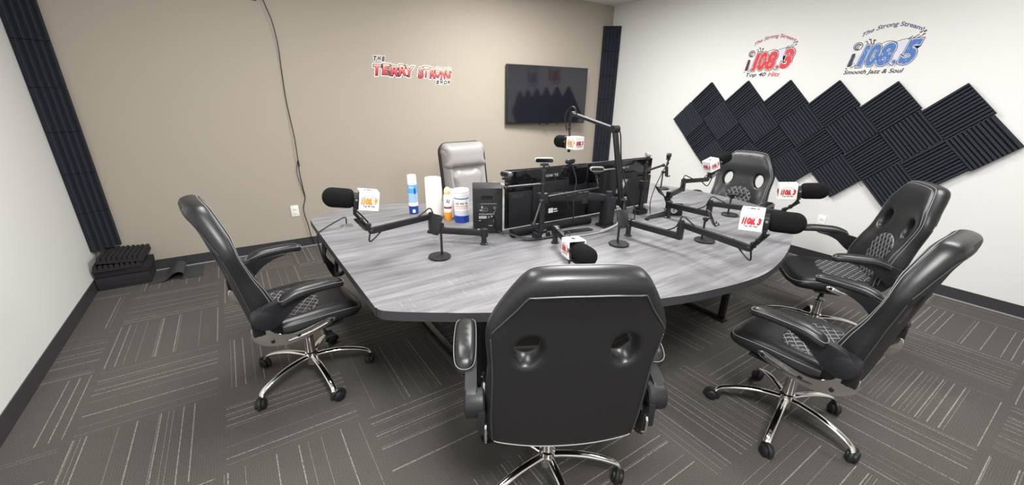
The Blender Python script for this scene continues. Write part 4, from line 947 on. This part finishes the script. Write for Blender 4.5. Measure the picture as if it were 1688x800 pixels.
t = thing('paper_towel_roll', 'tall white roll of paper towels standing between the spray can and the canister', 'paper towels', (2.275, -2.125, .75))
bm = B(); lathe(bm, [(.020, .0005), (.052, .001), (.056, .004), (.056, .285), (.054, .289), (.020, .289)], (0, 0, 0), 40); obj('roll', bm, 'paper', t)
bm = B(); lathe(bm, [(.020, .280), (.0205, .2895), (.017, .2897), (.012, .2898)], (0, 0, 0), 24); obj('cardboard_core', bm, 'lightgrey', t)
bm = B(); A_ = []
for i in range(7):
    z = .002+.28*i/6; q = .012*(i/6)**2+.004; A_.append([bm.verts.new((-.048-q*1.2, -.030-q*.3, z)), bm.verts.new((-.030, -.0475, z)), bm.verts.new((-.0295, -.0492, z)), bm.verts.new((-.0485-q*1.2, -.0315-q*.3, z))])
for a, b in zip(A_, A_[1:]):
    for i in range(4): bm.faces.new((a[i], a[(i+1) % 4], b[(i+1) % 4], b[i]))
bm.faces.new(A_[0]); bm.faces.new(A_[-1]); obj('loose_sheet', bm, 'paper', t)

t = thing('wipes_canister', 'white cleaning wipes canister with a blue base band, in front of the white box', 'canister', (2.405, -2.295, .75), math.radians(-25))
bm = B(); lathe(bm, [(.048, .0005), (.051, .004), (.051, .05), (.051, .085), (.051, .165), (.051, .170), (.050, .172)], (0, 0, 0), 40, None, [1, 1, 0, 2, 1, 1, 1]); obj('tub', bm, ['pale', 'cann', 'printw'], t)
bm = B(); lathe(bm, [(.0525, .172), (.053, .20), (.051, .202), (.051, .206), (.053, .208), (.053, .222), (.049, .229), (.030, .231)], (0, 0, 0), 40); obj('lid', bm, 'capw', t)
bm = B(); rq = .0516; mp = lambda u, v, l: V((rq*math.sin(u/rq), -rq*math.cos(u/rq), v))
for r_, s in (((-.045, -.022, .128, .142), 'Kills'), ((-.012, .012, .128, .142), '99'), ((.022, .045, .128, .142), 'Wipe')): lettering(bm, s[:4], r_, mp, 0, 0, .03)
obj('label_print', bm, 'sock', t, False)
bm = B()
for z, h_ in ((.112, .006), (.100, .005), (.120, .003)):
    for i in range(10): u = -.05+.01*i; shape2(bm, [(u, z), (u+.0095, z), (u+.0095, z+h_), (u, z+h_)], mp)
obj('label_band', bm, 'pink', t, False)
t = thing('air_freshener', 'floral air freshener can with an ivory domed cap, peeking out left of the canister', 'spray can', (2.338, -2.215, .75))
bm = B(); lathe(bm, [(.024, .0005), (.0265, .004), (.0265, .06), (.0265, .085), (.0265, .10), (.0265, .175), (.022, .185)], (0, 0, 0), 28, None, [1, 1, 2, 3, 0, 0, 0]); obj('can', bm, ['printw', 'orange', 'printw', 'maroon'], t)
bm = B(); lathe(bm, [(.0225, .183), (.024, .195), (.022, .215), (.015, .228), (.006, .233)], (0, 0, 0), 24); obj('cap', bm, 'ivory', t)
bm = B(); ra = .0271; mp = lambda u, v, l: V((ra*math.sin(u/ra), -ra*math.cos(u/ra), v)); lettering(bm, 'Air', (-.024, .006, .125, .155), mp, 0, .2, .02); obj('label_print', bm, 'ink', t, False)
bm = B(); box(bm, (2.43, -2.165, .75+.098), (.155, .09, .193), M.Rotation(math.radians(-28), 3, 'Z'), .003)
tag(obj('white_box', bm, 'cube'), 'plain white carton mostly hidden behind the wipes canister', 'box')

# ------------------------------------------------------------------ cables at the left table end
bm = B(); tube(bm, [(1.70, -2.005, .765), (1.70, -2.01, .80), (1.685, -2.02, .812), (1.62, -2.03, .79), (1.53, -2.06, .757), (1.508, -2.07, .745), (1.503, -2.08, .68), (1.52, -2.09, .55)], .0042, 8, 6)
tag(obj('extension_cord', bm, 'blackp'), 'thin black cord from the table grommet over the left table edge', 'cord')
bm = B()
for i in range(4): tube(bm, [(1.56+.01*i, -1.95-.02*i, .70), (1.53, -2.02-.02*i, .60), (1.55+.012*i, -2.0, .48), (1.60, -1.95-.015*i, .34), (1.62+.02*i, -1.92, .16), (1.62, -1.85+.02*i, .02)], .007, 8, 6)
tube(bm, [(1.60, -2.06, .56), (1.57, -2.18, .50), (1.60, -2.26, .54), (1.66, -2.24, .62)], .013, 8, 6)
tag(obj('cable_bundle', bm, 'blackp'), 'bundle of black cables hanging under the left edge of the table', 'cables')
bm = B(); box(bm, (1.66, -2.22, .63), (.12, .16, .08), bev=.01); box(bm, (1.66, -2.22, .685), (.02, .02, .04))
tag(obj('power_adapter', bm, 'blackp'), 'black power box fixed under the left edge of the table', 'power adapter')
